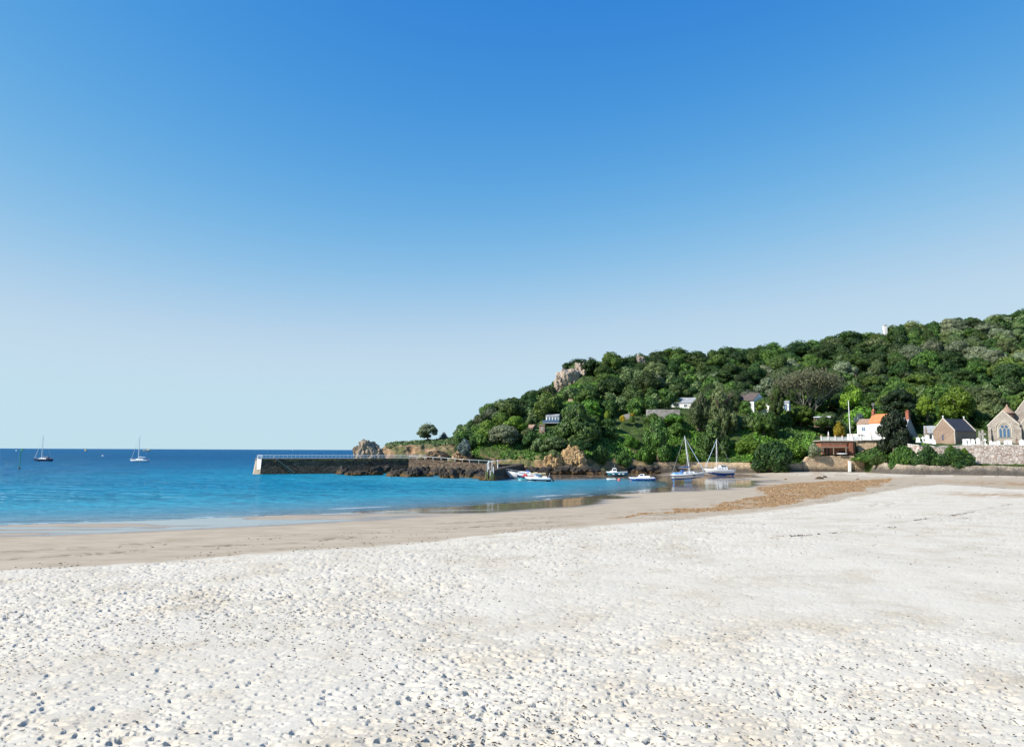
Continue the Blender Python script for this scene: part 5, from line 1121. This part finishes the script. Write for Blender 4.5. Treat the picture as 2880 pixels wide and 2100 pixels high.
special(shrub, 'climbing_ivy', 'bright lime ivy hanging over the graveyard wall', 2655, 2690, 1250, 1275, 212.6, 'bright', 1, ry=.8, rz=0); special(shrub, 'climbing_ivy', 'small lime creeper low on the graveyard wall', 2700, 2726, 1258, 1282, 212, 'bright', 2, ry=.8, rz=0)
special(shrub, 'shrub', 'rounded shrub hiding the wall of the flat white-roofed shed', 2286, 2344, 1168, 1196, 258, 'mid', 1); special(shrub, 'shrub', 'bright bramble mound on the bank under the garden terrace', 1744, 1800, 1222, 1262, 252, 'ivy', 2)
special(shrub, 'shrub', 'pale bramble mound low on the bank behind the fishing boat', 1786, 1836, 1252, 1300, 247, 'ivy', 3); special(shrub, 'shrub', 'bright green mound on the bank between the two beached yachts', 1890, 1966, 1250, 1304, 248, 'ivy', 1)
special(shrub, 'shrub', 'lime green bramble mound above the evergreen bush', 2060, 2150, 1226, 1270, 247, 'ivy', 0); special(shrub, 'shrub', 'bright bramble slope between evergreen bush and boathouse', 2180, 2270, 1232, 1296, 244, 'ivy', 2)
special(shrub, 'shrub', 'bright green shrub in front of the left half of the terrace wall', 1806, 1866, 1160, 1186, 262, 'ivy', 1); special(shrub, 'shrub', 'bright green shrub in front of the right half of the terrace wall', 1862, 1926, 1161, 1188, 262, 'ivy', 3)
special(shrub, 'shrub', 'dark ivy clump hanging over the top of the orange earth cliff', 1596, 1664, 1236, 1264, 231, 'dark', 2, ry=2.4, rz=0); special(shrub, 'shrub', 'scrubby tuft on the low earth bank beside the cliff', 1536, 1572, 1262, 1284, 229, 'olive', 0, ry=2, rz=0)
# long clipped hedge climbing behind the terrace
a, b_ = at(1712, 1166, 270), at(1882, 1132, 276); c_ = (a + b_) / 2
hd = empty('hedge', (c_.x, c_.y, c_.z - 1.8), math.atan2(b_.y - a.y, b_.x - a.x), 'long dark clipped hedge climbing behind the garden terrace', 'hedge')
g = np.random.default_rng(4); n = 5200; L_ = (b_ - a).length; P = np.stack([g.uniform(-L_ / 2, L_ / 2, n), g.uniform(-1, 1, n), g.uniform(0, 2.4, n)], -1); f_ = g.integers(0, 3, n)
P[f_ == 0, 1] = -1; P[f_ == 1, 2] = 2.4; P[:, 2] += P[:, 0] / L_ * (b_.z - a.z); P += g.normal(size=(n, 3)) * .12; t_ = g.normal(size=(n, 3)); t_ /= np.linalg.norm(t_, axis=1)[:, None]; w_ = np.cross(t_, g.normal(size=(n, 3))); w_ /= np.linalg.norm(w_, axis=1)[:, None]
V = np.stack([P - t_ * .3, P - w_ * .2, P + t_ * .3, P + w_ * .2], 1).reshape(-1, 3); link('foliage', np_mesh('foliage', V, np.arange(n * 4).reshape(n, 4), [LM['dark']]), hd)
mb = MB(); q = (b_.z - a.z) / 2; mb.poly([(-L_ / 2, -.8, -q), (L_ / 2, -.8, q), (L_ / 2, -.8, q + 2.2), (-L_ / 2, -.8, -q + 2.2)]); mb.poly([(-L_ / 2, -.8, -q + 2.2), (L_ / 2, -.8, q + 2.2), (L_ / 2, .8, q + 2.2), (-L_ / 2, .8, -q + 2.2)]); mb.poly([(-L_ / 2, .8, -q), (L_ / 2, .8, q), (L_ / 2, .8, q + 2.2), (-L_ / 2, .8, -q + 2.2)]); mb.build('inner_growth', LM['dark'], hd)
# grey half-bare tree
def bare_tree():
    a, top = at(2275, 1178, 284), at(2275, 1018, 284); H = top.z - a.z; r = empty('half_bare_tree', (a.x, 284, a.z), 0, 'large grey-brown half bare tree with pale branches on the hillside', 'tree'); g = random.Random(9)
    tb = MB(); tips = []
    def grow(p, d, l, rad, dep):
        q = p + d * l; m = p.lerp(q, .5) + Vector((g.uniform(-1, 1), g.uniform(-1, 1), 0)) * l * .06; tb.tube([p, m, q], [rad, rad * .85, rad * .68], 6 if dep < 2 else 4, caps=False)
        if dep > 1: tips.append((q, l))
        if dep >= 5: return
        for k in range(3 if dep < 3 else 2):
            nd = (d + Vector((g.uniform(-1, 1), g.uniform(-.7, .5), g.uniform(-.15, .6))) * .75).normalized(); grow(q, nd, l * g.uniform(.66, .84), rad * .62, dep + 1)
    for k in range(5):
        an = k * 1.257; grow(Vector((0, 0, -1)), Vector((math.cos(an) * .55, math.sin(an) * .3 - .1, 1)).normalized(), H * .27, .38, 0)
    tb.build('trunk', M['pale_bark'], r)
    gg = np.random.default_rng(3); T = np.array([t[0][:] for t in tips]); k = 13; P = np.repeat(T, k, 0) + gg.normal(size=(len(T) * k, 3)) * .75; n = len(P); t_ = gg.normal(size=(n, 3)); t_ /= np.linalg.norm(t_, axis=1)[:, None]; w_ = np.cross(t_, gg.normal(size=(n, 3))); w_ /= np.linalg.norm(w_, axis=1)[:, None]
    V = np.stack([P - t_ * .34, P - w_ * .2, P + t_ * .34, P + w_ * .2], 1).reshape(-1, 3); link('crown', np_mesh('crown', V, np.arange(n * 4).reshape(n, 4), [LM['brown']]), r)
    SP.append((2200, 2345, 1020, 1170, 284))
bare_tree()

# picture areas kept open (buildings, crag, ivy banks): trees nearer than Y that would cover them are left out
CLEAR = [(2070, 2158, 1100, 1164, 271), (2160, 2206, 1120, 1160, 262), (1810, 1915, 1138, 1172, 266), (1740, 1795, 1155, 1190, 262), (1865, 1945, 1112, 1140, 280), (1532, 1574, 1166, 1190, 262), (1514, 1534, 1188, 1212, 254), (1488, 1512, 1190, 1204, 262),
         (1545, 1668, 1012, 1100, 322), (1784, 1818, 994, 1016, 344), (1596, 1608, 1124, 1142, 288), (2290, 2338, 1156, 1182, 262), (2482, 2500, 905, 945, 425), (2380, 2400, 1120, 1240, 240), (2330, 2500, 1140, 1300, 244), (2540, 2900, 1100, 1330, 236),
         (1740, 1835, 1205, 1312, 262), (1865, 1965, 1238, 1312, 258), (2060, 2330, 1222, 1320, 256), (2190, 2345, 1180, 1260, 262), (1530, 1665, 1240, 1330, 236), (1715, 1890, 1120, 1172, 268), (2200, 2345, 1030, 1165, 284)]
def blocked(px0, px1, pt, pb, Y):
    for (a, b, t, u, yy) in CLEAR:
        if Y < yy + 1 and px1 > a + 2 and px0 < b - 2 and pb > t and pt < u - (u - t) * .25: return True
    for (a, b, t, u, yy) in SP:
        if abs(Y - yy) < 6 and px1 > a + 8 and px0 < b - 8 and pb > t + 10 and pt < u - 10: return True
    return False
cand = []; r_ = random.Random(11); taken = {}
for k in range(26000):
    px = r_.uniform(1290, 3000); Ys, Zs = hill_profile(np.array([px])); s = r_.random(); Y = Ys[0][1] + 4 + s * (Ys[0][5] + 14 - Ys[0][1] - 4)
    if px > 2300 and Y < 262: continue
    p = hill_at(px, Y)
    big = 3.0 + 2.4 * smooth01(240, 400, Y) + 3.4 * r_.random() ** 2.2; 
    if px < 1360: big *= .72
    h = min(big, 6.2) * r_.uniform(1.25, 1.95) + .6
    if Y > Ys[0][5] - 6: h *= .85
    key = (int(p.x // 12), int(p.y // 12)); ok = True
    for i in (-1, 0, 1):
        for j in (-1, 0, 1):
            for (x, y, rr2) in taken.get((key[0] + i, key[1] + j), ()):
                if math.hypot(x - p.x, y - p.y) < (rr2 + big) * .70: ok = False
    if not ok: continue
    c, pyb = px_of(p); _, pyt = px_of(p + Vector((0, 0, h))); rp_ = big / Y * FPX
    if blocked(c - rp_, c + rp_, pyt, pyb, Y): continue
    taken.setdefault(key, []).append((p.x, p.y, big)); cand.append((p, big, h, c, pyt, pyb, Y))
for (px, Y) in [(1705, 334), (1740, 340), (1765, 343), (1672, 331), (1690, 330)]:
    p = hill_at(px, Y); cand.append((p, 4.2, 7, px, 0, 0, Y))
# rank by how large each shows
def shows(c): return c[1] / c[6] * (1 if c[3] < 2895 else .01)
cand.sort(key=lambda c: -shows(c)); NIND = 280
cells = {}
for c in cand[:NIND]:
    p, big, h, px, pyt, pyb, Y = c; t = fbm(np.array([p.x * .035]), np.array([p.y * .035]), 91, 3)[0] + r_.uniform(-.16, .16)
    kind = 'dark' if t < .43 else 'mid' if t < .55 else 'olive' if t < .64 else 'grey' if t < .70 else 'mid'
    if px > 2650 and Y > 340 and r_.random() < .55: kind = r_.choice(['grey', 'olive', 'grey'])
    if px < 1420 and r_.random() < .5: kind = 'grey' if r_.random() < .5 else 'olive'
    if Y < 268 and r_.random() < .4: kind = r_.choice(['bright', 'ivy', 'ivy', 'olive'])
    Ys, _ = hill_profile(np.array([px])); s = (Y - Ys[0][1]) / (Ys[0][5] - Ys[0][1])
    row = 'on the skyline' if s > .9 else 'high on the hill' if s > .62 else 'half way uphill' if s > .3 else 'low on the slope'
    colm = ('over the headland' if px < 1380 else 'above the jetty' if px < 1530 else 'around the pale crag' if px < 1680 else 'above the blue fishing boat' if px < 1800 else 'above the garden terrace' if px < 1920 else 'above the beached yachts' if px < 2070 else
            'above the brown-roofed house' if px < 2190 else 'around the half bare tree' if px < 2340 else 'above the flagpole' if px < 2440 else 'above the orange-roofed cottage' if px < 2540 else 'above the grey cottage' if px < 2640 else 'above the stone chapel' if px < 2760 else 'above the church')
    cells.setdefault((kind, row, colm), []).append((px, p, big, h))
LOOK = {'bright': 'yellow-green tree', 'ivy': 'fresh green tree', 'dark': 'dark green tree', 'mid': 'mid green tree', 'olive': 'olive green tree', 'grey': 'pale grey-green tree'}
NM = {'bright': 'lime_tree', 'ivy': 'leafy_tree', 'dark': 'oak_tree', 'mid': 'leafy_tree', 'olive': 'olive_tree', 'grey': 'pale_tree'}; kk = 0
for (kind, row, colm), L in sorted(cells.items()):
    L.sort(key=lambda e: e[0])
    for i, (px, p, big, h) in enumerate(L):
        o_ = '' if len(L) == 1 else f', {ordw(i)} from left'
        tree(NM[kind], f'{LOOK[kind]} {row} {colm}{o_}', p, big * 1.06, h, kind, kk, 'trees of the hillside wood', clear=.06, ry=big * random.uniform(.8, 1.35)); kk += 1
# the rest of the wood, far up and behind, as one mass
rest = cand[NIND:]; SMALL = [crown_mesh('wood', 300 + i, nl=13, nq=110, leaf=.10) for i in range(3)]
VV, FF, MI, off = [], [], [], 0
for k, (p, big, h, *_r) in enumerate(rest):
    me = SMALL[k % 3]; n = len(me.vertices); v = np.empty(n * 3, np.float32); me.vertices.foreach_get('co', v); v = v.reshape(-1, 3).copy(); an = r_.uniform(0, 6.28); ca, sa = math.cos(an), math.sin(an)
    v[:, :2] = v[:, :2] @ np.array([[ca, sa], [-sa, ca]]); v = v * np.array([big, big, h]) + np.array(p[:]); 
    fs = [tuple(x + off for x in pl.vertices) for pl in me.polygons]; VV.append(v); FF += fs; MI += [k % 3] * len(fs); off += n
if rest:
    me = bpy.data.meshes.new('woodland'); me.from_pydata(np.concatenate(VV).tolist(), [], FF)
    for m in ('dark', 'mid', 'olive'): me.materials.append(LM[m])
    me.polygons.foreach_set('material_index', np.array(MI, np.int32)); me.update()
    tag(link('woodland', me), 'dense mixed wood covering the upper hill', 'woodland', kind='stuff')
for m_ in SMALL: bpy.data.meshes.remove(m_)
print('TREES', len(cand), kk, 'REST', len(rest), off)

# ground cover on the banks: brambles, ivy, bracken
def cover():
    g = np.random.default_rng(21); N_ = 170000; px = g.uniform(1085, 2960, N_); s = g.random(N_) ** 1.35; Ys, Zs = hill_profile(px)
    Y = Ys[:, 0] + 1.0 + s * (Ys[:, 5] + 8 - Ys[:, 0] - 1); Z = np.array([np.interp(y, a, b) for y, a, b in zip(Y, Ys, Zs)])
    X = (px - 1440) / FPX * CP * Y; lump = fbm(X * .22, Y * .22, 51, 4)
    keep = np.ones(N_, bool); keep &= ~((px < 1290) & (Y < 250)); keep &= ~((px < 1330) & (g.random(N_) < .72) & (Y < 262)); keep &= ~((px > 2296) & (Y < 262) & ~((px > 2405) & (px < 2610) & (Y < 239.5))); keep &= ~((px < 1850) & (Z < 4.6))
    X, Y, Z, lump, px = X[keep], Y[keep], Z[keep], lump[keep], px[keep]; n = len(X)
    P = np.stack([X, Y, Z + np.clip(lump - .35, 0, 1) * 3.0 * g.uniform(.3, 1, n) + .1], -1); nr = g.normal(size=(n, 3)) * .6 + np.array([-.1, -.6, .75]); nr /= np.linalg.norm(nr, axis=1)[:, None]
    t = np.cross(nr, g.normal(size=(n, 3))); t /= np.linalg.norm(t, axis=1)[:, None]; b = np.cross(nr, t); sz = g.uniform(.22, .55, (n, 1)) * np.where(Y > 300, 1.4, 1)[:, None]
    V = np.stack([P - t * sz, P - b * sz * .7, P + t * sz, P + b * sz * .7], 1).reshape(-1, 3)
    br = fbm(X * .07, Y * .07, 53, 3); br += .22 * ((px > 2050) & (px < 2330) & (Y < 262)) + .22 * ((px > 1735) & (px < 1960) & (Y < 264)); br += g.normal(size=n) * .06
    mi = np.where(br > .55, 0, np.where(br > .42, 1, 2)); mi = np.where(px < 1330, np.where(g.random(n) < .5, 3, 2), mi)
    me = np_mesh('undergrowth', V, np.arange(n * 4).reshape(n, 4), [LM['ivy'], LM['mid'], LM['dark'], LM['olive']], midx=mi)
    tag(link('undergrowth', me), 'ivy, bramble and bracken covering the banks', 'undergrowth', kind='stuff')
cover()

# ================================================================== SMALL THINGS ON THE SAND
def flecks():
    """dried seaweed and painted footprint shade all over the dry sand, wrack along the tide line, weedy shingle on the flats"""
    g = np.random.default_rng(77)
    def chips(name, label, X, Y, Z, size, mats, mi, up=.5):
        n = len(X); P = np.stack([X, Y, Z], -1); a = g.uniform(0, 6.283, n); s = size
        t = np.stack([np.cos(a), np.sin(a), g.normal(size=n) * .15], -1) * (s * g.uniform(.7, 1.7, n))[:, None]; b = np.stack([-np.sin(a), np.cos(a), g.normal(size=n) * .15], -1) * (s * g.uniform(.35, .8, n))[:, None]
        top = P + np.stack([g.normal(size=n) * s * .3, g.normal(size=n) * s * .3, s * g.uniform(.35, 1, n) * up], -1)
        V = np.stack([P - t, P - b, P + t, P + b, top], 1).reshape(-1, 3); k = np.arange(n)[:, None] * 5
        F = np.concatenate([k + np.array([[0, 1, 4]]), k + np.array([[1, 2, 4]]), k + np.array([[2, 3, 4]]), k + np.array([[3, 0, 4]])], 1).reshape(-1, 3)
        me = np_mesh(name, V, F, mats, midx=np.repeat(mi, 4)); return tag(link(name, me), label, 'seaweed', kind='stuff')
    W1, W2, W3 = plain('weed_and_shade', (.035, .028, .022), .8), plain('brown_weed', (.10, .055, .028), .8), plain('rust_weed', (.30, .165, .065), .8); W4 = plain('shingle', (.42, .29, .155), .8)
    n = 26000; d = 1 / (1 / 12.5 + g.random(n) ** .8 * (1 / 75 - 1 / 12.5)); u = g.uniform(-.8, .8, n); X, Y = u * d, d
    den = fbm(X * .12, Y * .12, 21, 3); keep = (g.random(n) < np.clip((den - .3) * 2.2, .06, 1) * np.where(u > .1, .45, 1)) & in_poly(X, Y, DRY_POLY); X, Y = X[keep], Y[keep]
    Z = beach_base(X, Y)[0] + (fbm(X * .16, Y * .16, 40, 3) - .45) * .25 + .004
    chips('seaweed_and_shade_flecks', 'dark scraps of dried seaweed and painted footprint shade scattered over the dry sand', X, Y, Z, g.uniform(.010, .034, len(X)) * (1 + Y / 50), [W1, W2], (g.random(len(X)) < .3).astype(int), .6)  # real weed scraps, many standing in for dark shade in the footprint hollows
    L = D_LINE; pts = []
    for (a, b) in zip(L[1:-3], L[2:-2]):
        m = int(math.hypot(b[0] - a[0], b[1] - a[1]) * 16); t = g.random(m); pts.append(np.stack([a[0] + (b[0] - a[0]) * t, a[1] + (b[1] - a[1]) * t], -1))
    Q = np.concatenate(pts); Q += g.normal(size=Q.shape) * .5; keep = fbm(Q[:, 0] * .3, Q[:, 1] * .3, 33, 3) > .47; Q = Q[keep]
    off = g.choice([0, 0, 2.2, 6.0, 11.0], len(Q)); Q[:, 1] += off + g.normal(size=len(Q)) * .25
    for T in TRACKS[:2]:
        T = np.array(T); t = np.sort(g.uniform(0, len(T) - 1.001, 900)); i = t.astype(int); f = (t - i)[:, None]; q = T[i] * (1 - f) + T[i + 1] * f + g.normal(size=(900, 2)) * .28; Q = np.concatenate([Q, q[fbm(q[:, 0] * .35, q[:, 1] * .35, 36, 3) > .48]])
    Z = beach_base(Q[:, 0], Q[:, 1])[0] + np.where(in_poly(Q[:, 0], Q[:, 1], DRY_POLY), (fbm(Q[:, 0] * .16, Q[:, 1] * .16, 40, 3) - .45) * .25, 0) + .01
    chips('seaweed_wrack', 'thin dark line of seaweed along the edge of the dry sand', Q[:, 0], Q[:, 1], Z, g.uniform(.03, .10, len(Q)), [W1, W2], (g.random(len(Q)) < .5).astype(int), .5)
    P = np.array(WEED_POLY); n = 90000; X = g.uniform(P[:, 0].min() - 4, P[:, 0].max() + 4, n); Y = g.uniform(P[:, 1].min() - 6, P[:, 1].max() + 6, n)
    wob = (fbm(X * .2, Y * .2, 2) - .47) * 8; wob2 = (fbm(X * .2, Y * .2, 4) - .47) * 8; keep = in_poly(X + wob, Y + wob2, WEED_POLY) & (fbm(X * .3, Y * .3, 6, 4) + g.normal(size=n) * .09 > .32); X, Y = X[keep], Y[keep]
    Z = beach_base(X, Y)[0] + .01; mi = g.choice([0, 1, 2, 2, 2, 2, 3, 3, 3, 3], len(X)); chips('weedy_shingle', 'patch of rust-brown seaweed and shingle on the wet flats', X, Y, Z, g.uniform(.05, .14, len(X)), [W1, W2, W3, W4], mi, .6)
flecks()
for i, (px, py, w, h, lb) in enumerate([(2306, 1346, 2.6, .7, 'brown weedy rock alone on the flats below the boathouse'), (2320, 1343, 1.6, .6, 'smaller brown rock beside the lone weedy rock on the flats'), (2210, 1347, .9, .35, 'low dark stone on the flats below the evergreen bush'), (2412, 1347, .8, .3, 'small dark stone on the flats below the white strip')]):
    p = on_z(px, py, .4); rock('beach_rock', lb, (p.x, p.y, beach_z(p.x, p.y) - .08), (w, w * .7, h), i, None, i, RK[i], 'rocks lying on the flats')
